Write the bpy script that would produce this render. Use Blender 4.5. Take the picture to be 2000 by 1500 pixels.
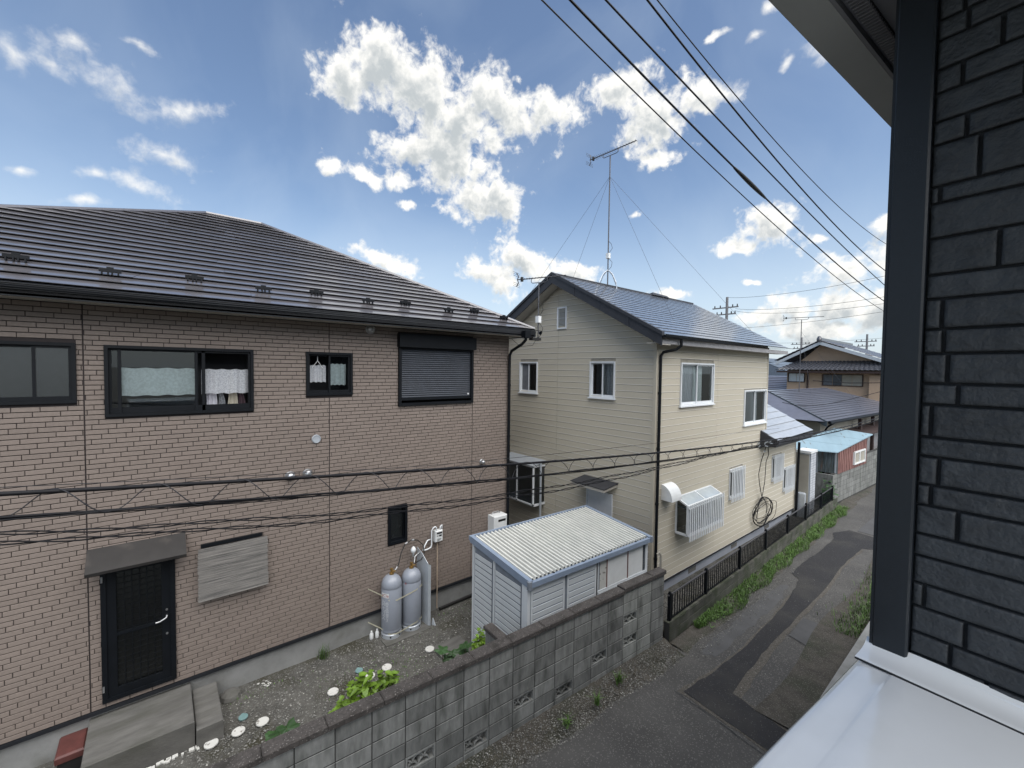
import bpy, math, random
import numpy as np
from mathutils import Vector, Matrix, Euler
R_ = math.radians
rnd = random.Random(7)
for o in list(bpy.data.objects): bpy.data.objects.remove(o)
scn = bpy.context.scene
col = scn.collection

# ------------------------------------------------------------------ camera, sky, sun, exposure
CAM_Z = 5.2
yaw, pitch, roll, fpx = -0.879188027, -0.0348812501, 0.0131513604, 835.148
cy_, sy_, cp_, sp_ = math.cos(yaw), math.sin(yaw), math.cos(pitch), math.sin(pitch)
fwd = Vector((sy_*cp_, cy_*cp_, sp_)); right = Vector((cy_, -sy_, 0)); up = right.cross(fwd)
r2 = right*math.cos(roll)+up*math.sin(roll); u2 = -right*math.sin(roll)+up*math.cos(roll)
cam_data = bpy.data.cameras.new("camera")
cam = bpy.data.objects.new("camera", cam_data); col.objects.link(cam)
m3 = Matrix((r2, u2, -fwd)).transposed()
cam.matrix_world = Matrix.Translation((0, 0, CAM_Z)) @ m3.to_4x4()
cam_data.sensor_width = 36; cam_data.lens = fpx/2000*36
cam_data.clip_start = 0.05; cam_data.clip_end = 6000
scn.camera = cam

SUN_AZ, SUN_EL = 94.0, 58.0          # azimuth from +Y towards +X, degrees
def azel(az, el):
    a, e = R_(az), R_(el)
    return Vector((math.sin(a)*math.cos(e), math.cos(a)*math.cos(e), math.sin(e)))
SUN = azel(SUN_AZ, SUN_EL)
sd = bpy.data.lights.new("sun", 'SUN'); sun = bpy.data.objects.new("sun", sd); col.objects.link(sun)
sd.energy = 3.9; sd.angle = R_(84); sd.color = (1.0, 0.965, 0.91)
sun.rotation_euler = SUN.to_track_quat('Z', 'Y').to_euler(); sun.location = (0, 20, 40)

world = bpy.data.worlds.new("World"); scn.world = world; world.use_nodes = True
wn, wl = world.node_tree.nodes, world.node_tree.links
wn.clear()
sky = wn.new('ShaderNodeTexSky'); sky.sky_type = 'NISHITA'; sky.sun_disc = False
sky.sun_elevation = R_(SUN_EL); sky.sun_rotation = R_(SUN_AZ % 360)
sky.air_density = 1.0; sky.dust_density = 1.0; sky.ozone_density = 1.0
bg_sky = wn.new('ShaderNodeBackground'); bg_sky.inputs[1].default_value = 0.10
wl.new(sky.outputs[0], bg_sky.inputs[0])
# cloud field: every cloud is (azimuth, elevation, half width, half height, tilt) on the sky
CLOUDS = [(-67.76,33.2,.0689,.0553,10.4),(-62.11,31.9,.1038,.0666,-10.6),(-52.87,31.08,.1041,.0496,-19.6),(-45.15,30.59,.0652,.0362,-10.4),(-71.93,31.61,.0492,.0476,12.3),(-57.51,29.4,.1098,.0388,-15.3),(-66.54,35.09,.0406,.0337,10.1),(-58.13,24.96,.0944,.0614,-9.7),(-55.42,22.05,.092,.0497,-16.0),(-63.99,26.06,.0661,.0322,6.7),(-60.12,27.19,.061,.0279,-3.8),(-51.7,20.72,.0439,.0292,-17.4),(-72.97,23.34,.0294,.0168,.3),(-69.26,22.52,.0303,.0138,-11.6),(-65.24,22.62,.0304,.0177,-2.9),(-64.15,19.92,.0233,.011,5.5),(-37.99,31.36,.0531,.0311,-14.2),(-32.64,29.61,.0768,.0473,-25.1),(-28.52,30.17,.0522,.0342,-10.7),(-25.16,30.02,.0335,.0238,-12.6),(-32.8,24.91,.0444,.0215,-15.9),(-33.2,27.99,.0517,.0396,-7.6),(-95.41,27.59,.0209,.016,-13.2),(-93.21,25.26,.0679,.0248,-20.8),(-86.69,25.29,.0449,.0157,13.1),(-99.32,24.62,.0197,.0241,0),(-97.07,25.06,.0275,.0145,-16),(-88.87,20.54,.0459,.0203,-1.2),(-91.11,17.19,.0516,.0187,-10.4),(-94.23,17.23,.0296,.0103,4.1),(-95.14,14.65,.0298,.0079,8.6),(-99.34,16.29,.0162,.0066,-2.7),(-66.46,13.19,.0693,.0187,-18.1),(-53.28,12.07,.0693,.0298,-28.1),(-47.86,13.42,.0981,.0337,-24),(-42.45,12.42,.0681,.0245,-10.7),(-19.48,15.99,.0554,.0385,-19),(-23.03,14.37,.0488,.0128,-6.5),(-15.17,14.56,.0191,.0081,-9.2),(-12.85,10.62,.0532,.0319,-7.1),(-9.81,10.97,.0394,.0392,-8.3),(-9.74,14.6,.025,.0151,-11.3),(-17.98,7.32,.045,.0297,-3.7),(-12.73,6.95,.0534,.0298,-4.4),(-9.65,6.2,.0395,.0447,-4.3),(-20.7,6.33,.052,.0184,-2.7),(-14.85,4.64,.0951,.0251,-2.4),(-30.58,9.64,.0389,.0119,-2.7),(-21.08,10.62,.0159,.005,-5.1),(-21.72,33.79,.0193,.0081,14.1),(-19.13,31.14,.0076,.016,-16.7),(-16.48,31.69,.0315,.016,-34.9),(-20.71,35.97,.0163,.0092,-17.9),(-25.89,34.8,.0179,.0057,15),(-90.74,28.7,.0214,.0046,-13),(-34.81,19.08,.0145,.0081,-4.5),(-49.56,33.7,.0097,.0079,.2)]
_r = random.Random(11)
for k in range(26):                    # the same kind of cloud goes on round the rest of the sky
    az = _r.uniform(20, 235); el = _r.choice([8, 14, 22, 30, 40, 52])*_r.uniform(.8, 1.2)
    s = _r.uniform(.08, .2)
    CLOUDS.append((az, el, s, s*_r.uniform(.35, .55), _r.uniform(-25, 25)))

tcw = wn.new('ShaderNodeTexCoord'); veil = wn.new('ShaderNodeTexNoise'); veil.inputs['Scale'].default_value = 3.0; veil.inputs['Detail'].default_value = 6; veil.inputs['Distortion'].default_value = .8
wl.new(tcw.outputs['Generated'], veil.inputs['Vector'])
vmr = wn.new('ShaderNodeMapRange'); wl.new(veil.outputs['Fac'], vmr.inputs['Value']); vmr.inputs['From Min'].default_value = .42; vmr.inputs['From Max'].default_value = .8; vmr.inputs['To Max'].default_value = .22
bg_v = wn.new('ShaderNodeBackground'); bg_v.inputs[0].default_value = (.56, .65, .74, 1); bg_v.inputs[1].default_value = .8
# haze whitens the sky towards the horizon all round
wsp = wn.new('ShaderNodeSeparateXYZ'); wl.new(tcw.outputs['Generated'], wsp.inputs[0])
whz = wn.new('ShaderNodeMapRange'); whz.interpolation_type = 'SMOOTHERSTEP'; wl.new(wsp.outputs['Z'], whz.inputs['Value']); whz.inputs['From Min'].default_value = -.02; whz.inputs['From Max'].default_value = .42; whz.inputs['To Min'].default_value = .62; whz.inputs['To Max'].default_value = 0.
wad = wn.new('ShaderNodeMath'); wad.operation = 'ADD'; wad.use_clamp = True; wl.new(vmr.outputs[0], wad.inputs[0]); wl.new(whz.outputs[0], wad.inputs[1])
wmx = wn.new('ShaderNodeMixShader'); wl.new(wad.outputs[0], wmx.inputs[0]); wl.new(bg_sky.outputs[0], wmx.inputs[1]); wl.new(bg_v.outputs[0], wmx.inputs[2])
bg_out = wn.new('ShaderNodeOutputWorld'); wl.new(wmx.outputs[0], bg_out.inputs[0])

def build_clouds():
    """Cloud layer: a great shell far outside everything; clear sky is transparent, clouds are dense and bright."""
    import mathutils.noise as mn
    cs = []
    for (az, el, a, b, t) in CLOUDS:
        c = azel(az, el); e = Vector((c.y, -c.x, 0)).normalized(); nn = e.cross(c); t = R_(t)
        cs.append((c, (e*math.cos(t)+nn*math.sin(t))/(a*1.14), (-e*math.sin(t)+nn*math.cos(t))/(b*1.16)))
    Cc_ = np.array([list(c[0]) for c in cs]); U_ = np.array([list(c[1]) for c in cs]); V_ = np.array([list(c[2]) for c in cs])
    def field(D):
        out = np.full(len(D), 3.0)
        for c, u, v in zip(Cc_, U_, V_):
            d = D-c; q = np.sqrt((d@u)**2+(d@v)**2); q = np.where(D@c > .5, q, 9.)
            k = .22; h = np.clip(.5+.5*(q-out)/k, 0, 1); out = q*(1-h)+out*h-k*h*(1-h)
        return out
    vs = []; fs = []
    def patch(az0, az1, el0, el1, na, ne):
        k = len(vs)
        for j in range(ne+1):
            for i in range(na+1): vs.append(azel(az0+(az1-az0)*i/na, el0+(el1-el0)*j/ne))
        w = na+1
        fs.extend((k+j*w+i, k+(j+1)*w+i, k+(j+1)*w+i+1, k+j*w+i+1) for j in range(ne) for i in range(na))
    patch(-108, 0, .6, 38, 432, 150); patch(-108, 0, 38, 89, 54, 26); patch(0, 252, .6, 89, 126, 44)
    D = np.array([list(v) for v in vs])
    W = np.array([list(mn.turbulence_vector(v*13, 4, False)) for v in vs])*.011
    Wb = np.array([list(mn.turbulence_vector(v*13+Vector((31, 7, 3)), 4, False)) for v in vs])*.006
    mid = np.array(list(azel(-50, 22))); up_s = np.array(list(azel(-20, 62)))-mid*(np.array(list(azel(-20, 62)))@mid); up_s /= np.linalg.norm(up_s)
    f1 = field(D+W+Wb); f2 = field(D+W+Wb+up_s*.026)
    fs = [f for f in fs if min(f1[i] for i in f) < 1.75]   # clear sky needs no cloud layer
    me = bpy.data.meshes.new('clouds'); me.from_pydata((D*3500).tolist(), [], fs)
    azs = np.degrees(np.arctan2(D[:, 0], D[:, 1])); els = np.degrees(np.arcsin(np.clip(D[:, 2], -1, 1))); wis = np.maximum(np.clip((-80-azs)/6, 0, 1), np.clip((azs+27)/3, 0, 1)*np.clip((els-28.5)/2, 0, 1)*.8)
    for nm, f in (('near', f1), ('toward_sun', f2), ('wispy', wis)):
        at = me.attributes.new(nm, 'FLOAT', 'POINT'); at.data.foreach_set('value', f.astype('f'))
    m = bpy.data.materials.new('clouds'); m.use_nodes = True; n, l = m.node_tree.nodes, m.node_tree.links; n.clear(); m.cycles.emission_sampling = 'NONE'
    geo = n.new('ShaderNodeNewGeometry'); nv = n.new('ShaderNodeVectorMath'); nv.operation = 'NORMALIZE'; l.new(geo.outputs['Position'], nv.inputs[0])
    def dens(vec, attr, detail):
        at = n.new('ShaderNodeAttribute'); at.attribute_name = attr
        nz = n.new('ShaderNodeTexNoise'); nz.inputs['Scale'].default_value = 17; nz.inputs['Detail'].default_value = detail; nz.inputs['Roughness'].default_value = .60; nz.inputs['Distortion'].default_value = .25; l.new(vec, nz.inputs['Vector'])
        vo = n.new('ShaderNodeTexVoronoi'); vo.feature = 'SMOOTH_F1'; vo.inputs['Scale'].default_value = 30; vo.inputs['Smoothness'].default_value = .5; vo.inputs['Detail'].default_value = 2.; vo.inputs['Roughness'].default_value = .5; l.new(vec, vo.inputs['Vector'])
        a = n.new('ShaderNodeMath'); a.operation = 'MULTIPLY_ADD'; l.new(nz.outputs['Fac'], a.inputs[0]); a.inputs[1].default_value = 2.2; a.inputs[2].default_value = -1.10+1.50
        n6 = n.new('ShaderNodeTexNoise'); n6.inputs['Scale'].default_value = 62; n6.inputs['Detail'].default_value = 6; n6.inputs['Roughness'].default_value = .6; n6.inputs['Distortion'].default_value = .5; l.new(vec, n6.inputs['Vector'])
        a6 = n.new('ShaderNodeMath'); a6.operation = 'MULTIPLY_ADD'; l.new(n6.outputs['Fac'], a6.inputs[0]); a6.inputs[1].default_value = 1.15; a6.inputs[2].default_value = -.575
        a7 = n.new('ShaderNodeMath'); a7.operation = 'ADD'; l.new(a.outputs[0], a7.inputs[0]); l.new(a6.outputs[0], a7.inputs[1]); a = a7
        b = n.new('ShaderNodeMath'); b.operation = 'SUBTRACT'; l.new(a.outputs[0], b.inputs[0]); l.new(at.outputs['Fac'], b.inputs[1])
        c = n.new('ShaderNodeMath'); c.operation = 'MULTIPLY_ADD'; l.new(vo.outputs['Distance'], c.inputs[0]); c.inputs[1].default_value = -.5; l.new(b.outputs[0], c.inputs[2]); return c.outputs[0]
    d1 = dens(nv.outputs[0], 'near', 10)
    of = n.new('ShaderNodeVectorMath'); of.operation = 'ADD'; l.new(nv.outputs[0], of.inputs[0]); of.inputs[1].default_value = tuple(up_s*.018)
    d2 = dens(of.outputs[0], 'toward_sun', 6)
    al = n.new('ShaderNodeMapRange'); al.interpolation_type = 'SMOOTHSTEP'; l.new(d1, al.inputs['Value']); al.inputs['From Min'].default_value = .0
    wi = n.new('ShaderNodeAttribute'); wi.attribute_name = 'wispy'; wm = n.new('ShaderNodeMath'); wm.operation = 'MULTIPLY_ADD'; l.new(wi.outputs['Fac'], wm.inputs[0]); wm.inputs[1].default_value = 1.1; wm.inputs[2].default_value = .7; l.new(wm.outputs[0], al.inputs['From Max'])
    th = n.new('ShaderNodeMath'); th.operation = 'MULTIPLY'; l.new(d1, th.inputs[0]); th.inputs[1].default_value = .35
    sm = n.new('ShaderNodeMath'); sm.operation = 'MULTIPLY_ADD'; l.new(d2, sm.inputs[0]); sm.inputs[1].default_value = .75; l.new(th.outputs[0], sm.inputs[2])
    lt = n.new('ShaderNodeMapRange'); lt.interpolation_type = 'SMOOTHSTEP'; l.new(sm.outputs[0], lt.inputs['Value']); lt.inputs['From Min'].default_value = .30; lt.inputs['From Max'].default_value = 1.25
    mxc = n.new('ShaderNodeMixRGB'); l.new(lt.outputs[0], mxc.inputs[0]); mxc.inputs[1].default_value = (1., .985, .94, 1); mxc.inputs[2].default_value = (.50, .54, .56, 1)
    em = n.new('ShaderNodeEmission'); em.inputs[1].default_value = CLOUD_S; l.new(mxc.outputs[0], em.inputs[0])
    tr = n.new('ShaderNodeBsdfTransparent'); ms = n.new('ShaderNodeMixShader'); l.new(al.outputs[0], ms.inputs[0]); l.new(tr.outputs[0], ms.inputs[1]); l.new(em.outputs[0], ms.inputs[2])
    o = n.new('ShaderNodeOutputMaterial'); l.new(ms.outputs[0], o.inputs[0])
    me.materials.append(m); me.polygons.foreach_set('use_smooth', [True]*len(me.polygons)); me.update()
    ob = bpy.data.objects.new('clouds', me); ob.location = (0, 0, CAM_Z); col.objects.link(ob); ob['kind'] = 'structure'
CLOUD_S = .68
build_clouds()

scn.view_settings.view_transform = 'Standard'; scn.view_settings.look = 'None'
scn.view_settings.exposure = 0.72; scn.view_settings.gamma = 1.0; scn.view_settings.use_curve_mapping = False
scn.cycles.max_bounces = 6; scn.cycles.transparent_max_bounces = 12

# ------------------------------------------------------------------ materials
_mats = {}
def mat(name, c, rough=.7, metal=0., nscale=8., namt=.15, c2=None, bump=0., bscale=40., rv=0., spec=.5, stretch=(1, 1, 1), speck=0., speckc=(.6, .6, .55), coat=0., ndetail=6, c3=None, c3scale=1.2, c3lo=.55, c3hi=.7, sscale=60.):
    """Procedural material: base colour varied by world-space noise, per-piece variation, second/third tone, fine bump."""
    m = bpy.data.materials.new(name); m.use_nodes = True; _mats[name] = m
    n, l = m.node_tree.nodes, m.node_tree.links
    b = n['Principled BSDF']
    b.inputs['Roughness'].default_value = rough; b.inputs['Metallic'].default_value = metal
    b.inputs['Specular IOR Level'].default_value = spec; b.inputs['Coat Weight'].default_value = coat; b.inputs['Coat Roughness'].default_value = .12
    geo = n.new('ShaderNodeNewGeometry'); mp = n.new('ShaderNodeMapping'); mp.inputs['Scale'].default_value = stretch
    l.new(geo.outputs['Position'], mp.inputs['Vector'])
    nz = n.new('ShaderNodeTexNoise'); nz.inputs['Scale'].default_value = nscale; nz.inputs['Detail'].default_value = ndetail; nz.inputs['Roughness'].default_value = .6
    l.new(mp.outputs[0], nz.inputs['Vector'])
    c2 = c2 or tuple(x*(1-namt*2) for x in c)
    mr = n.new('ShaderNodeMapRange'); l.new(nz.outputs['Fac'], mr.inputs['Value']); mr.inputs['From Min'].default_value = .3; mr.inputs['From Max'].default_value = .7
    mix = n.new('ShaderNodeMixRGB'); l.new(mr.outputs[0], mix.inputs[0])
    mix.inputs[1].default_value = (*c2, 1); mix.inputs[2].default_value = (*c, 1)
    out = mix.outputs[0]
    if c3:
        n3 = n.new('ShaderNodeTexNoise'); n3.inputs['Scale'].default_value = c3scale; n3.inputs['Detail'].default_value = 7; l.new(mp.outputs[0], n3.inputs['Vector'])
        m3_ = n.new('ShaderNodeMapRange'); l.new(n3.outputs['Fac'], m3_.inputs['Value']); m3_.inputs['From Min'].default_value = c3lo; m3_.inputs['From Max'].default_value = c3hi
        x3 = n.new('ShaderNodeMixRGB'); l.new(m3_.outputs[0], x3.inputs[0]); l.new(out, x3.inputs[1]); x3.inputs[2].default_value = (*c3, 1); out = x3.outputs[0]
    if speck:
        v = n.new('ShaderNodeTexVoronoi'); v.inputs['Scale'].default_value = sscale; l.new(geo.outputs['Position'], v.inputs['Vector'])
        vs = n.new('ShaderNodeSeparateColor'); l.new(v.outputs['Color'], vs.inputs[0])
        gt = n.new('ShaderNodeMath'); gt.operation = 'LESS_THAN'; l.new(vs.outputs[0], gt.inputs[0]); gt.inputs[1].default_value = speck
        xs = n.new('ShaderNodeMixRGB'); l.new(gt.outputs[0], xs.inputs[0]); l.new(out, xs.inputs[1]); xs.inputs[2].default_value = (*speckc, 1); out = xs.outputs[0]
    if rv:
        oi = n.new('ShaderNodeObjectInfo'); rr = n.new('ShaderNodeMapRange'); l.new(oi.outputs['Random'], rr.inputs['Value'])
        rr.inputs['To Min'].default_value = 1-rv; rr.inputs['To Max'].default_value = 1+rv
        # pieces joined into one mesh vary too
        vm = n.new('ShaderNodeVectorMath'); vm.operation = 'SCALE'; l.new(out, vm.inputs[0]); l.new(rr.outputs[0], vm.inputs['Scale']); out = vm.outputs[0]
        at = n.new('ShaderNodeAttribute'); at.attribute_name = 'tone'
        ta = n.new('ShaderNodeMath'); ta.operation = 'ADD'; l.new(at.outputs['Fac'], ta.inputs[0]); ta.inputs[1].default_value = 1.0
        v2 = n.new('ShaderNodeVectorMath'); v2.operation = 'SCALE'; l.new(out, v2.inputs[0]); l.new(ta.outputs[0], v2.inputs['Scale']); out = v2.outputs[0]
    l.new(out, b.inputs['Base Color'])
    if bump:
        bn = n.new('ShaderNodeTexNoise'); bn.inputs['Scale'].default_value = bscale; bn.inputs['Detail'].default_value = 5; l.new(mp.outputs[0], bn.inputs['Vector'])
        bp = n.new('ShaderNodeBump'); bp.inputs['Strength'].default_value = bump; bp.inputs['Distance'].default_value = .01
        l.new(bn.outputs['Fac'], bp.inputs['Height']); l.new(bp.outputs[0], b.inputs['Normal'])
    return m
def glass_mat(name, tint=(.75, .85, .85), rough=.02, refl=1.0, trans=.8):
    m = bpy.data.materials.new(name); m.use_nodes = True; n, l = m.node_tree.nodes, m.node_tree.links; n.clear()
    o = n.new('ShaderNodeOutputMaterial'); t = n.new('ShaderNodeBsdfTransparent'); t.inputs[0].default_value = (*[x*trans for x in tint], 1)
    g = n.new('ShaderNodeBsdfGlossy'); g.inputs['Roughness'].default_value = rough; g.inputs[0].default_value = (.95, 1, 1, 1)
    f = n.new('ShaderNodeFresnel'); f.inputs[0].default_value = 1.55
    k = n.new('ShaderNodeMath'); k.operation = 'MULTIPLY_ADD'; l.new(f.outputs[0], k.inputs[0]); k.inputs[1].default_value = refl; k.inputs[2].default_value = .03
    x = n.new('ShaderNodeMixShader'); l.new(k.outputs[0], x.inputs[0]); l.new(t.outputs[0], x.inputs[1]); l.new(g.outputs[0], x.inputs[2]); l.new(x.outputs[0], o.inputs[0])
    return m
def lace_mat(name, c, op_=.75, sc=90):
    m = bpy.data.materials.new(name); m.use_nodes = True; n, l = m.node_tree.nodes, m.node_tree.links
    b = n['Principled BSDF']; b.inputs['Base Color'].default_value = (*c, 1); b.inputs['Roughness'].default_value = .9
    geo = n.new('ShaderNodeNewGeometry'); nz = n.new('ShaderNodeTexNoise'); nz.inputs['Scale'].default_value = sc*.8; nz.inputs['Detail'].default_value = 5; nz.inputs['Distortion'].default_value = .6
    l.new(geo.outputs['Position'], nz.inputs['Vector'])
    mr = n.new('ShaderNodeMapRange'); l.new(nz.outputs['Fac'], mr.inputs['Value']); mr.inputs['From Min'].default_value = .4; mr.inputs['From Max'].default_value = .6
    mr.inputs['To Min'].default_value = op_-.14; mr.inputs['To Max'].default_value = min(1, op_+.15); l.new(mr.outputs[0], b.inputs['Alpha'])
    return m

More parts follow.
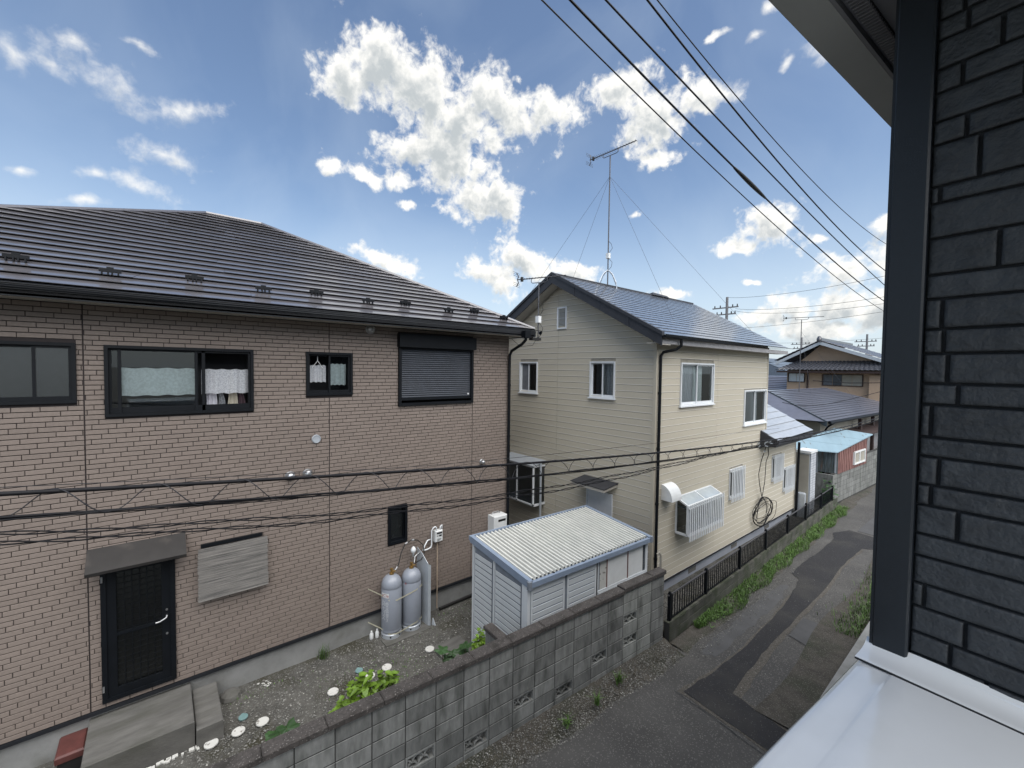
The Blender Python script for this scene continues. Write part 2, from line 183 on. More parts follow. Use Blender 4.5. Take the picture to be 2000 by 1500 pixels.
M = dict(
 brick=mat('brick_tile', (.195, .160, .138), .8, nscale=30, namt=.08, bump=.25, bscale=120, rv=.05, c3=(.165, .134, .116), c3scale=.8, c3lo=.5, c3hi=.9),
 groove=mat('brick_groove', (.032, .025, .025), .9),
 concrete=mat('concrete', (.235, .24, .235), .9, nscale=3, namt=.14, bump=.3, bscale=60, c3=(.12, .12, .105), c3scale=2.2, c3lo=.52, c3hi=.75),
 concdark=mat('concrete_dark', (.13, .127, .118), .9, nscale=5, namt=.2, bump=.4, bscale=50, c3=(.07, .07, .06), c3scale=3, c3lo=.5, c3hi=.7, stretch=(2, .5, 1)),
 blackmetal=mat('black_metal', (.005, .0065, .009), .5, nscale=5, namt=.15, spec=.2),
 blacktrim=mat('black_trim', (.009, .011, .015), .55, nscale=5, namt=.15),
 roofA=mat('roof_brown_metal', (.125, .12, .128), .3, coat=1., metal=.1, nscale=4, namt=.12, spec=.8, rv=.07),
 soffit=mat('soffit', (.42, .40, .36), .8, nscale=3, namt=.05),
 cream=mat('cream_siding', (.45, .415, .335), .75, nscale=40, namt=.05, bump=.35, bscale=150, rv=.015, c3=(.40, .37, .30), c3scale=.6, c3lo=.5, c3hi=.9),
 creamgroove=mat('siding_joint', (.30, .28, .23), .9),
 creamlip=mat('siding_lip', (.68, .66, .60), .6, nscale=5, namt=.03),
 roofB=mat('roof_blue_slate', (.105, .115, .135), .30, coat=.8, nscale=6, namt=.14, spec=.8, rv=.05, speck=.12, speckc=(.18, .19, .21), sscale=25),
 roofB2=mat('roof_pale_sheet', (.38, .40, .42), .3, coat=.6, nscale=6, namt=.1, spec=.8, rv=.04),
 awning=mat('awning_top', (.020, .018, .017), .7, nscale=5, namt=.2, c3=(.04, .034, .03), c3scale=3),
 frost_sky_painted=mat('frosted_pane_painted_sky', (.42, .47, .49), .18, spec=.8, nscale=3, namt=.12, coat=.8), lockerwhite=mat('locker_white', (.48, .5, .53), .5), farblock=mat('far_block', (.20, .205, .195), .92, nscale=5, namt=.2, bump=.4, rv=.2, c3=(.09, .095, .085), c3scale=1.6, c3lo=.48, c3hi=.72, stretch=(3, 3, .9)),  # frosted bay pane: bright sky reflection painted into its pale base colour
 barge=mat('barge_board', (.028, .03, .036), .55, nscale=5, namt=.15),
 alu=mat('aluminium', (.48, .52, .56), .35, metal=.35, nscale=10, namt=.06),
 aluwhite=mat('white_aluminium', (.66, .69, .71), .4, nscale=10, namt=.04),
 white=mat('white_paint', (.68, .7, .7), .5, nscale=5, namt=.06, c3=(.48, .5, .48), c3scale=2.5, c3lo=.55, c3hi=.9),
 shedwall=mat('shed_white', (.62, .655, .68), .5, nscale=3, namt=.05, c3=(.48, .51, .53), c3scale=1.5, c3lo=.55, c3hi=.9),
 shedgroove=mat('shed_groove', (.22, .25, .29), .8),
 shedtrim=mat('shed_trim', (.22, .275, .36), .4, nscale=4, namt=.08),
 shedroof=mat('shed_roof', (.66, .67, .63), .45, nscale=5, namt=.12, c2=(.50, .515, .49), spec=.5, stretch=(.5, 3, 1), rv=.03),
 block=mat('block', (.235, .24, .23), .92, nscale=5, namt=.2, bump=.5, bscale=90, rv=.24, c3=(.07, .073, .067), c3scale=2.2, c3lo=.5, c3hi=.74, stretch=(3, 3, .9)),
 blockmoss=mat('block_mossy', (.085, .085, .07), .95, nscale=5, namt=.25, bump=.5, bscale=90, rv=.25, c3=(.03, .036, .02), c3scale=3, c3lo=.42, c3hi=.6),
 blocklight=mat('block_light', (.31, .32, .30), .92, nscale=5, namt=.15, bump=.5, bscale=90, rv=.12, c3=(.10, .105, .095), c3scale=2.2, c3lo=.52, c3hi=.75, stretch=(3, 3, .9)),
 mortar=mat('mortar', (.04, .04, .038), .95),
 cap=mat('coping', (.075, .067, .062), .95, nscale=25, namt=.25, bump=.8, bscale=70, speck=.04, speckc=(.16, .15, .14), sscale=120, c3=(.028, .025, .022), c3scale=5, c3lo=.5, c3hi=.7),
 asphalt=mat('asphalt', (.078, .076, .072), .9, nscale=1.1, namt=.24, bump=1., bscale=110, speck=.10, speckc=(.11, .108, .10), sscale=75, c3=(.045, .044, .043), c3scale=.8, c3lo=.42, c3hi=.62),
 asphaltdark=mat('asphalt_patch', (.0125, .0125, .0145), .85, nscale=4, namt=.15, bump=.5, bscale=120, speck=.012, speckc=(.08, .08, .08), sscale=120, c3=(.027, .026, .024), c3scale=1.1, c3lo=.5, c3hi=.72),
 slab=mat('road_slab', (.066, .067, .069), .9, nscale=3, namt=.12, bump=.3, bscale=90, c3=(.045, .045, .045), c3scale=2, c3lo=.5, c3hi=.8),
 sand=mat('sandy_edge', (.088, .08, .068), .95, nscale=30, namt=.3, bump=.5, bscale=80, speck=.04, speckc=(.14, .14, .13), sscale=120),
 earth=mat('earth', (.062, .056, .046), .97, nscale=5, namt=.25, bump=1., bscale=60, c3=(.02, .025, .013), c3scale=1.4, c3lo=.5, c3hi=.7, speck=.10, speckc=(.1, .095, .085), sscale=110),
 gravelg=mat('gravel_bed', (.095, .092, .082), .95, nscale=8, namt=.25, bump=1., bscale=60, speck=.16, speckc=(.11, .11, .10), sscale=80, c3=(.03, .028, .016), c3scale=1.6, c3lo=.5, c3hi=.66),
 stoneA=mat('pebble', (.17, .168, .155), .9, nscale=14, namt=.3, rv=.3),
 stoneB=mat('pebble_dark', (.05, .05, .048), .9, nscale=14, namt=.3, rv=.3),
 leafbright=mat('leaf_bright', (.15, .27, .02), .5, nscale=25, namt=.2, rv=.3),
 leafdark=mat('leaf_dark', (.03, .08, .02), .5, nscale=25, namt=.2, rv=.3),
 grass=mat('grass_blade', (.075, .15, .026), .6, nscale=6, namt=.25, rv=.35),
 drygrass=mat('dry_grass', (.09, .077, .05), .8, nscale=6, namt=.25, rv=.3),
 stem=mat('stem', (.09, .07, .04), .8),
 stonewall=mat('black_stone_siding', (.037, .042, .047), .6, nscale=18, namt=.2, bump=.55, bscale=70, rv=.12, spec=.5),
 stonegroove=mat('stone_groove', (.012, .014, .017), .8, bump=.4, bscale=100),
 pillar=mat('corner_trim', (.009, .013, .018), .45, nscale=60, namt=.08, bump=.08, bscale=300),
 soffC=mat('soffit_dark', (.17, .175, .19), .7, nscale=3, namt=.04),
 fascC=mat('fascia_grey', (.33, .345, .34), .6, nscale=3, namt=.05),
 whitecap=mat('white_cap', (.74, .76, .76), .2, coat=1., nscale=1.5, namt=.04, spec=.6, bump=.02, bscale=6, c3=(.58, .60, .59), c3scale=3, c3lo=.5, c3hi=.9),
 wire=mat('wire_black', (.006, .006, .008), .6, spec=.25),
 wiregrey=mat('wire_grey', (.03, .03, .034), .6, spec=.3),
 steel=mat('steel', (.42, .43, .44), .3, metal=.8, nscale=10, namt=.1),
 antenna=mat('antenna_metal', (.12, .12, .13), .45, metal=.5),
 cylgrey=mat('cylinder_grey', (.25, .275, .32), .35, nscale=6, namt=.06, spec=.6, c3=(.2, .22, .25), c3scale=6, c3lo=.5, c3hi=.9),
 black=mat('black_rubber', (.01, .01, .01), .6),
 redtext=mat('red_print', (.32, .03, .03), .6), whitetext=mat('white_print', (.62, .65, .68), .6),
 strap=mat('strap', (.5, .48, .36), .7), brass=mat('brass', (.45, .3, .12), .35, metal=.8),
 copper=mat('pipe_tan', (.45, .36, .28), .5),
 interior=mat('room_dark', (.022, .023, .027), .9), interior2=mat('room_mid', (.11, .11, .11), .9),
 lace=lace_mat('lace', (.52, .54, .57), .68), lace2=lace_mat('lace_thick', (.52, .58, .59), .97, 40), drape=lace_mat('drape', (.42, .45, .49), .97, 60),
 shirt=mat('cloth_white', (.6, .6, .66), .9), shirtb=mat('cloth_beige', (.4, .37, .3), .9), shirtd=mat('cloth_dark', (.06, .06, .07), .9, nscale=40, c2=(.3, .32, .34)), shirtp=mat('cloth_plum', (.06, .035, .045), .9),
 glass=glass_mat('glass', (.90, .94, .94), .02, .8, .95), glassf=glass_mat('frosted', (.5, .55, .56), .35, 1.1, .5), glassd=glass_mat('glass_dark', (.4, .47, .5), .03, 1.2, .8),
 screen=mat('fly_screen', (.14, .15, .165), .8), reed=mat('reed_blind', (.27, .255, .235), .85, nscale=14, c2=(.055, .055, .055), stretch=(1, .16, 7)),
 slatblue=mat('shutter_slat', (.036, .043, .056), .55, rv=.03),
 redbrown=mat('red_lid', (.11, .035, .03), .6, nscale=8, namt=.2),
 disc=mat('white_disc', (.55, .55, .52), .6, nscale=14, c2=(.5, .5, .47), c3=(.18, .17, .15), c3scale=16, c3lo=.6, c3hi=.66),
 teal=mat('teal_cover', (.16, .27, .27), .6), rust=mat('rust_red', (.13, .05, .042), .75, nscale=3, c2=(.3, .17, .15), stretch=(8, 8, .8), c3=(.07, .02, .02), c3scale=2, c3lo=.5, c3hi=.66),
 bluesheet=mat('blue_sheet', (.21, .31, .37), .5, nscale=2, namt=.06, speck=.02, speckc=(.12, .14, .14), sscale=12),
 corr=mat('weathered_sheet', (.16, .2, .22), .7, nscale=3, c2=(.07, .08, .07), stretch=(6, 6, .8), c3=(.14, .08, .05), c3scale=1.5, c3lo=.55, c3hi=.7),
 roofC=mat('roof_purple_slate', (.12, .125, .155), .35, coat=.6, nscale=5, namt=.12, rv=.05, spec=.7),
 orange=mat('peach_render', (.43, .315, .225), .9, nscale=2, namt=.06), kawara=mat('glazed_tile', (.075, .08, .095), .25, nscale=20, namt=.1, spec=.9),
 cement=mat('cement_base', (.26, .28, .32), .85, nscale=3, namt=.08), greywall=mat('grey_wall', (.3, .3, .31), .85, nscale=2, namt=.1, stretch=(5, 5, 1)),
 beige=mat('beige_wall', (.34, .32, .27), .85, nscale=2, namt=.1), darkbrown=mat('dark_brown', (.04, .022, .02), .7),
 farfield=mat('ground_far', (.11, .11, .095), .95, nscale=.3, namt=.2), bluefar=mat('far_roof', (.13, .165, .21), .5), paneflat=mat('window_pane_dark', (.05, .065, .08), .15, spec=.8), barged=mat('barge_slate', (.07, .09, .105), .6),
 cap_far=mat('pole_concrete', (.2, .2, .21), .9),
)

# ------------------------------------------------------------------ mesh helpers
class MB:
    def __init__(s): s.v = []; s.f = []; s.t = []; s.tone = 0.
    def add(s, vs, fs):
        k = len(s.v); s.v += [tuple(p) for p in vs]; s.t += [s.tone]*len(vs); s.f += [tuple(i+k for i in f) for f in fs]; return s
    def hexa(s, p):   # 8 points: bottom 4 ccw, top 4
        return s.add(p, [(3, 2, 1, 0), (4, 5, 6, 7), (0, 1, 5, 4), (1, 2, 6, 5), (2, 3, 7, 6), (3, 0, 4, 7)])
    def box(s, x0, x1, y0, y1, z0, z1):
        return s.hexa([(x0, y0, z0), (x1, y0, z0), (x1, y1, z0), (x0, y1, z0), (x0, y0, z1), (x1, y0, z1), (x1, y1, z1), (x0, y1, z1)])
    def poly(s, pts): return s.add(pts, [tuple(range(len(pts)))])
    def prism(s, pts, d):   # polygon extruded by vector d
        n = len(pts); d = Vector(d); q = [Vector(p)+d for p in pts]
        return s.add(list(map(Vector, pts))+q, [tuple(range(n))[::-1], tuple(range(n, 2*n))]+[(i, (i+1) % n, n+(i+1) % n, n+i) for i in range(n)])
    def chbox(s, o, a, b, n, c=.004):  # box with chamfered front: origin corner o, edge vectors a,b, depth n (front = o+n)
        o, a, b, n = map(Vector, (o, a, b, n)); ca = a.normalized()*c; cb = b.normalized()*c; cn = n.normalized()*c
        A = [o, o+a, o+a+b, o+b]; B = [p+n-cn for p in A]
        C_ = [o+n+ca+cb, o+a+n-ca+cb, o+a+b+n-ca-cb, o+b+n+ca-cb]
        f = [(8, 9, 10, 11)]
        for i in range(4):
            j = (i+1) % 4; f += [(i, j, 4+j, 4+i), (4+i, 4+j, 8+j, 8+i)]
        return s.add(A+B+C_, f)
    def tube(s, pts, r, n=6, cap=True, closed=False):
        pts = [Vector(p) for p in pts]; m = len(pts); rs = r if isinstance(r, (list, tuple)) else [r]*m; vs = []; fs = []
        up_ = None
        for i, p in enumerate(pts):
            if closed: d = (pts[(i+1) % m]-pts[i-1])
            else: d = pts[min(i+1, m-1)]-pts[max(i-1, 0)]
            d.normalize()
            if up_ is None:
                up_ = d.orthogonal().normalized()
            else:
                up_ = (up_-d*up_.dot(d)); up_ = up_.normalized() if up_.length > 1e-6 else d.orthogonal().normalized()
            w = d.cross(up_)
            for k in range(n):
                a = 2*math.pi*k/n; vs.append(p+(up_*math.cos(a)+w*math.sin(a))*rs[i])
        for i in range(m if closed else m-1):
            j = (i+1) % m
            for k in range(n): fs.append((i*n+k, i*n+(k+1) % n, j*n+(k+1) % n, j*n+k))
        if cap and not closed: fs += [tuple(range(n))[::-1], tuple(range((m-1)*n, m*n))]
        return s.add(vs, fs)
    def cyl(s, p, q, r, n=12): return s.tube([p, q], r, n)
    def lathe(s, c, prof, n=20):  # profile [(r,z)...] about vertical axis at c
        c = Vector(c); vs = []; fs = []
        for r, z in prof:
            for k in range(n): a = 2*math.pi*k/n; vs.append(c+Vector((r*math.cos(a), r*math.sin(a), z)))
        for i in range(len(prof)-1):
            for k in range(n): fs.append((i*n+k, i*n+(k+1) % n, (i+1)*n+(k+1) % n, (i+1)*n+k))
        fs += [tuple(range(n))[::-1], tuple(range((len(prof)-1)*n, len(prof)*n))]
        return s.add(vs, fs)
    def grid(s, fn, nu, nv):
        k0 = [[fn(i/nu, j/nv) for i in range(nu+1)] for j in range(nv+1)]
        vs = [p for r in k0 for p in r]; w = nu+1
        return s.add(vs, [(j*w+i, j*w+i+1, (j+1)*w+i+1, (j+1)*w+i) for j in range(nv) for i in range(nu)])
def make_mesh(name, mb, m, off=(0, 0, 0), smooth=False):
    me = bpy.data.meshes.new(name); o = Vector(off)
    me.from_pydata([(p[0]-o.x, p[1]-o.y, p[2]-o.z) for p in mb.v], [], mb.f)
    if any(mb.t):
        at = me.attributes.new('tone', 'FLOAT', 'POINT'); at.data.foreach_set('value', mb.t)
    me.materials.append(m)
    if smooth: me.polygons.foreach_set('use_smooth', [True]*len(me.polygons))
    me.update(); return me
def tagp(o, label=None, cat=None, group=None, kind=None):
    if label: o['label'] = label
    if cat: o['category'] = cat
    if group: o['group'] = group
    if kind: o['kind'] = kind
    return o
class Thing:
    """An Empty at the thing's base; parts are meshes in the empty's frame (world-aligned unless rotz)."""
    def __init__(s, name, label, cat, loc, rotz=0., group=None, local=None):
        s.e = bpy.data.objects.new(name, None); s.e.empty_display_size = .2; col.objects.link(s.e)
        s.e.location = loc; s.e.rotation_euler = (0, 0, rotz); tagp(s.e, label, cat, group)
        s.local = bool(rotz) if local is None else local
        s.off = (0, 0, 0) if s.local else tuple(loc)
    def part(s, name, mb, m, parent=None, label=None, kind=None, smooth=False):
        me = mb if isinstance(mb, bpy.types.Mesh) else make_mesh(name, mb, m, s.off, smooth)
        o = bpy.data.objects.new(name, me); col.objects.link(o); o.parent = parent or s.e
        tagp(o, label, None, None, kind); return o
    def inst(s, name, me, p, parent=None):
        o = bpy.data.objects.new(name, me); col.objects.link(o); o.parent = parent or s.e
        o.location = (p[0]-s.off[0], p[1]-s.off[1], p[2]-s.off[2]); return o
def single(name, mb, m, label, cat, group=None, smooth=False, loc=None, kind=None):
    """A top-level thing that is one mesh, with its origin at its base."""
    if loc is None:
        a = np.array(mb.v); loc = (float(a[:, 0].mean()), float(a[:, 1].mean()), float(a[:, 2].min()))
    o = bpy.data.objects.new(name, make_mesh(name, mb, m, loc, smooth)); o.location = loc; col.objects.link(o)
    return tagp(o, label, cat, group, kind)
def struct(name, mb, m, smooth=False, kind='structure', label=None):
    o = bpy.data.objects.new(name, make_mesh(name, mb, m, (0, 0, 0), smooth)); col.objects.link(o); o['kind'] = kind
    if label: o['label'] = label
    return o
def cut(a0, a1, holes, gap=0.):
    """1-D interval minus holes"""
    segs = [(a0, a1)]
    for h0, h1 in holes:
        nx = []
        for s0, s1 in segs:
            if h1 <= s0 or h0 >= s1: nx.append((s0, s1)); continue
            if h0 > s0: nx.append((s0, h0))
            if h1 < s1: nx.append((h1, s1))
        segs = nx
    return [s for s in segs if s[1]-s[0] > .012]
def rect_minus(a0, a1, b0, b1, holes):
    """rectangles covering [a0,a1]x[b0,b1] minus holes (ha0,ha1,hb0,hb1)"""
    bs = sorted({b0, b1, *[min(max(h[2], b0), b1) for h in holes], *[min(max(h[3], b0), b1) for h in holes]})
    out = []
    for c0, c1 in zip(bs, bs[1:]):
        if c1-c0 < 1e-4: continue
        mid = (c0+c1)/2
        for s in cut(a0, a1, [(h[0], h[1]) for h in holes if h[2] < mid < h[3]]): out.append((s[0], s[1], c0, c1))
    return out
def lerp(a, b, t): return Vector(a)*(1-t)+Vector(b)*t
def roof_rows(T, e0, e1, r0, r1, n, m, lift=.014, splits=1, name='roof_panel', parent=None, nose=.004, jitter=True, skew=0.):
    """Lapped roofing courses between eave line e0-e1 and ridge line r0-r1; each course's lower edge stands proud."""
    e0, e1, r0, r1 = map(Vector, (e0, e1, r0, r1)); nrm = (e1-e0).cross(r0-e0).normalized()
    if nrm.z < 0: nrm = -nrm
    rr = random.Random(n*31+splits)
    dk = MB(); dk.poly([e0, e1, r1, r0]); T.part('roof_deck', dk, M['barge'], parent)
    for i in range(n):
        t0, t1 = i/n, (i+1.12)/n if i < n-1 else 1.
        a, b = lerp(e0, r0, t0), lerp(e1, r1, t0); c, d = lerp(e0, r0, t1), lerp(e1, r1, t1)
        cuts = [0.]+sorted(((k+rr.uniform(.15, .85))/splits) for k in range(splits-1))+[1.] if splits > 1 else [0., 1.]
        for s0, s1 in zip(cuts, cuts[1:]):
            g = nose/max((b-a).length, .1)
            s0_ = s0+(g if s0 > 0 else 0)
            L = nrm*(lift*rr.uniform(.9, 1.1) if jitter else lift); w = nrm*.003
            p = [lerp(a, b, s0_), lerp(a, b, s1), lerp(c, d, s1), lerp(c, d, s0_)]
            q = [p[0]+L, p[1]+L, p[2]+w, p[3]+w]; t_ = nrm*lift*.22; p = [q[0]-t_, q[1]-t_, q[2]-nrm*.002, q[3]-nrm*.002]
            mb = MB(); mb.hexa(p+q); T.part(name, mb, m, parent)
def scatter_mesh(name, pts, mats, rmin, rmax, seed, flat=.6):
    """low-poly stones"""
    rr = np.random.RandomState(seed); base = np.array([(1, 0, 0), (-1, 0, 0), (0, 1, 0), (0, -1, 0), (0, 0, 1), (0, 0, -1)], float)
    tri = [(0, 2, 4), (2, 1, 4), (1, 3, 4), (3, 0, 4), (2, 0, 5), (1, 2, 5), (3, 1, 5), (0, 3, 5)]
    V = []; F = []; T = []; k = 0
    for p in pts:
        s = rr.uniform(rmin, rmax); a = rr.uniform(0, 6.28); ca, sa = math.cos(a), math.sin(a)
        b = base*(s*rr.uniform(.6, 1.2, (6, 1)))*np.array([rr.uniform(.8, 1.3), 1, flat])
        x = b[:, 0]*ca-b[:, 1]*sa; y = b[:, 0]*sa+b[:, 1]*ca; V.append(np.stack([x+p[0], y+p[1], b[:, 2]+p[2]+s*.15], 1))
        F += [(a_+k, b_+k, c_+k) for a_, b_, c_ in tri]; k += 6; T += [float(rr.uniform(-.55, .55)) if rr.rand() < .95 else 1.2]*6
    me = bpy.data.meshes.new(name); me.from_pydata(np.concatenate(V).tolist(), [], F)
    at = me.attributes.new('tone', 'FLOAT', 'POINT'); at.data.foreach_set('value', T); me.materials.append(mats); me.update()
    o = bpy.data.objects.new(name, me); col.objects.link(o); return o
def blades(pts, seed, h0, h1, w=.006, lean=.5, seg=2):
    rr = random.Random(seed); mb = MB()
    for p in pts:
        h = rr.uniform(h0, h1); a = rr.uniform(0, 6.28); d = Vector((math.cos(a), math.sin(a), 0)); s = Vector((-d.y, d.x, 0))*w*rr.uniform(.7, 1.4); ln = h*rr.uniform(.1, lean)
        p = Vector(p); mid = p+d*ln*.35+Vector((0, 0, h*.6)); tip = p+d*ln+Vector((0, 0, h*rr.uniform(.75, 1)))
        mb.tone = rr.uniform(-.4, .5); mb.add([p-s, p+s, mid+s*.8, mid-s*.8, tip], [(0, 1, 2, 3), (3, 2, 4)])
    return mb
def leaf(mb, base, d, L, W, droop=.3, fold=.15, lobes=0, n=5):
    """a leaf as a folded strip"""
    base, d = Vector(base), Vector(d).normalized(); s = d.cross(Vector((0, 0, 1))); s = s.normalized() if s.length > .01 else Vector((1, 0, 0)); u = s.cross(d)
    vs = []; 
    for i in range(n+1):
        t = i/n; w = W*math.sin(math.pi*min(.98, t*.9+.08))**.7*(1+(.25*(i % 2) if lobes else 0)); c = base+d*L*t-Vector((0, 0, 1))*droop*L*t*t
        vs += [c-s*w+u*fold*w, c, c+s*w+u*fold*w]
    fs = []
    for i in range(n): k = i*3; fs += [(k, k+1, k+4, k+3), (k+1, k+2, k+5, k+4)]
    mb.add(vs, fs)
# ------------------------------------------------------------------ ground, lane, yard
mb = MB()
def gz(x, y):
    return 0.
mb.poly([(-900, -900, -.02), (900, -900, -.02), (900, 900, -.02), (-900, 900, -.02)])
struct('ground', mb, M['farfield'])
# the lane, with a slightly uneven surface
def wallx(y): return -4.24+.0565*(y-7.3) if y < 7.35 else -4.24-.027*(y-7.4)
rr = random.Random(3)
def edge(x0, x1, n, amp, seed):
    r = random.Random(seed); return [(x0[0]+(x1[0]-x0[0])*i/n+r.uniform(-amp, amp), x0[1]+(x1[1]-x0[1])*i/n+r.uniform(-amp, amp)) for i in range(n+1)]
mb = MB(); mb.poly([(-5.0, -8, .0), (3, -8, .0), (3, 48, .0), (-5.6, 48, .0)]); struct('road', mb, M['asphalt'])
def sheet(name, outline, z, m, sub=6, amp=.02, seed=1):
    pts = []
    for i, p in enumerate(outline):
        q = outline[(i+1) % len(outline)]; pts += edge(p, q, sub, amp, seed+i)[:-1]
    mb = MB(); vs = [(x, y, z) for x, y in pts]
    import mathutils
    tri = mathutils.geometry.tessellate_polygon([[Vector(v) for v in vs]])
    mb.add(vs, [tuple(t) for t in tri]); return struct(name, mb, m)
trench = [(-3.40, 6.50), (-3.30, 7.38), (-3.24, 8.3), (-3.26, 9.92), (-3.35, 11.28), (-3.5, 12.35), (-3.74, 12.6), (-3.76, 13.6), (-3.7, 14.8), (-3.72, 16.3), (-3.9, 16.9), (-3.6, 17.6), (-2.82, 17.45), (-2.3, 17.3), (-2.3, 16.3), (-2.64, 16.3), (-2.97, 16.05), (-3.03, 14.4), (-2.96, 12.2), (-2.95, 9.9), (-2.96, 8.5), (-2.88, 7.1), (-2.3, 7.0), (-1.6, 6.85), (-1.6, 6.35), (-2.33, 6.42)]
sheet('road_patch', trench, .010, M['asphaltdark'], 6, .016, 5)
sandl = [(-3.46, 6.44), (-3.345, 7.4), (-3.285, 8.3), (-3.30, 9.9), (-3.40, 11.3), (-3.36, 11.3), (-3.25, 9.9), (-3.23, 8.3), (-3.29, 7.38), (-3.39, 6.50), (-2.3, 6.44), (-1.6, 6.38), (-1.6, 6.32), (-2.33, 6.385)]
sheet('sandy_road_edge', sandl, .005, M['sand'], 8, .018, 9)
sandr = [(-2.92, 7.0), (-2.98, 8.5), (-2.97, 9.9), (-2.98, 12.2), (-3.05, 14.4), (-2.99, 15.9), (-2.92, 15.9), (-2.98, 14.4), (-2.88, 12.2), (-2.875, 9.9), (-2.83, 8.5), (-2.74, 7.1), (-2.2, 7.06), (-1.7, 6.95), (-1.7, 6.88), (-2.3, 6.95)]
sheet('sandy_road_edge', sandr, .006, M['sand'], 8, .018, 19)
sheet('concrete_slab', [(-2.86, 10.48), (-2.06, 10.55), (-2.08, 9.3), (-2.84, 9.56)], .011, M['slab'], 5, .006, 4)
sheet('concrete_slab', [(-3.42, 17.7), (-3.4, 21.2), (-2.4, 21.2), (-2.4, 17.6), (-2.82, 17.6)], .011, M['slab'], 5, .006, 6)
sheet('worn_asphalt', [(-3.72, 7.6), (-3.74, 9.6), (-3.72, 11.6), (-3.55, 11.9), (-3.45, 10.9), (-3.42, 9.2), (-3.46, 7.8)], .004, M['slab'], 8, .035, 44)
for cpts in ([(-3.50, 6.40), (-3.0, 6.37), (-2.4, 6.30), (-1.7, 6.22)], [(-2.90, 9.56), (-2.5, 9.42), (-2.1, 9.26), (-1.95, 9.2)], [(-2.2, 7.9), (-2.32, 8.15), (-2.3, 8.4), (-2.42, 8.6)], [(-4.15, 7.0), (-3.95, 7.15), (-3.8, 7.2)], [(-3.75, 15.0), (-3.3, 15.4), (-2.9, 15.3)]):
    r_ = random.Random(len(cpts)*7+int(cpts[0][0]*100)); cp = []
    for (x0, y0), (x1, y1) in zip(cpts, cpts[1:]):
        for k in range(8): cp.append((x0+(x1-x0)*k/8+r_.uniform(-.012, .012), y0+(y1-y0)*k/8+r_.uniform(-.012, .012)))
    mb = MB(); vs = []
    for x, y in cp: w_ = r_.uniform(.002, .007); vs += [(x, y-w_, .0145), (x+.3*w_, y+w_, .0145)]
    mb.add(vs, [(2*i, 2*i+2, 2*i+3, 2*i+1) for i in range(len(cp)-1)]); struct('road_crack', mb, M['stonegroove'])
# gravel verge banked up against the wall foot, and along the fence
def verge(name, y0, y1, xo, h, m, n=60, seed=1):
    r = random.Random(seed); mb = MB(); vs = []; W_ = 7
    for i in range(n+1):
        y = y0+(y1-y0)*i/n; wi = wallx(y)-.02; wo = xo(y)+r.uniform(-.03, .03)
        for j in range(W_+1):
            t = j/W_; vs.append((wi+(wo-wi)*t, y, h*(1-t)**1.3+(.012 if 0 < j < W_ else 0)*r.uniform(-1, 1)+.003))
    fs = [(i*(W_+1)+j, i*(W_+1)+j+1, (i+1)*(W_+1)+j+1, (i+1)*(W_+1)+j) for i in range(n) for j in range(W_)]
    mb.add(vs, fs); return struct(name, mb, m, True)
def bank_x(y): return wallx(y)+(.40 if y < 7.3 else .46)+.03*math.sin(y*3.1)
verge('gravel_verge', -3, 7.35, bank_x, .13, M['earth'], 90, 1)
verge('grass_verge', 7.45, 30, lambda y: wallx(y)+.42+.05*math.sin(y*2.2), .05, M['earth'], 90, 2)
mb = MB(); mb.grid(lambda u, v: (-1.78-.75*u+.08*math.sin(v*31)+(0 if v < .1 else 0), 7.0+v*24, .014+.03*(1-u)), 4, 40); struct('soil_strip', mb, M['earth'], True)
# yard behind the block wall: gravel and moss
mb = MB(); mb.grid(lambda u, v: (-8.2+u*(wallx(-6+v*13.4)-.06+8.2), -6+v*13.4, .09+.012*math.sin(u*17+v*9)*math.sin(v*40)), 20, 60); struct('yard', mb, M['gravelg'], True)
mb = MB(); mb.grid(lambda u, v: (-13+u*7.95, 6.5+v*1.9, .085), 2, 2); struct('yard_passage', mb, M['gravelg'])
mb = MB(); mb.grid(lambda u, v: (-5.4+u*(wallx(7.4+v*12.6)-.05+5.4), 7.42+v*12.6, .20), 3, 30); struct('side_strip', mb, M['gravelg'])
r = random.Random(5)
pts = [(r.uniform(-7.75, wallx(y)-.1), y, .095) for y in [r.uniform(-1.6, 7.0) for _ in range(16000)]]
pts = [p for p in pts if not (-6.6 < p[0] < -4.7 and p[1] > 4.3)]
o = scatter_mesh('yard_gravel', pts, M['stoneA'], .007, .019, 3); tagp(o, kind='stuff', label='grey gravel covering the yard beside the brick house')
pts = []
for _ in range(7500):
    y = r.uniform(-.2, 7.3); t = r.random()**.8; x = wallx(y)+.02+t*(bank_x(y)-wallx(y)+.03); pts.append((x, y, max(0.004, .13*(1-t)**1.3)))
for _ in range(1500):
    y = r.uniform(7.4, 13); pts.append((wallx(y)+.1+abs(r.gauss(.38, .14)), y, .006))
for _ in range(500): pts.append((r.uniform(-3.4, -1.9), r.uniform(6.5, 13), .004))
o = scatter_mesh('verge_gravel', pts, M['stoneA'], .006, .015, 4); tagp(o, kind='stuff', label='loose gravel at the foot of the block wall')
pts = [(r.uniform(-5.05, wallx(y)-.1), y, .2) for y in [r.uniform(7.5, 17) for _ in range(3500)]]
o = scatter_mesh('side_gravel', pts, M['stoneB'], .01, .025, 6); tagp(o, kind='stuff', label='dark gravel between the cream house and the black fence')
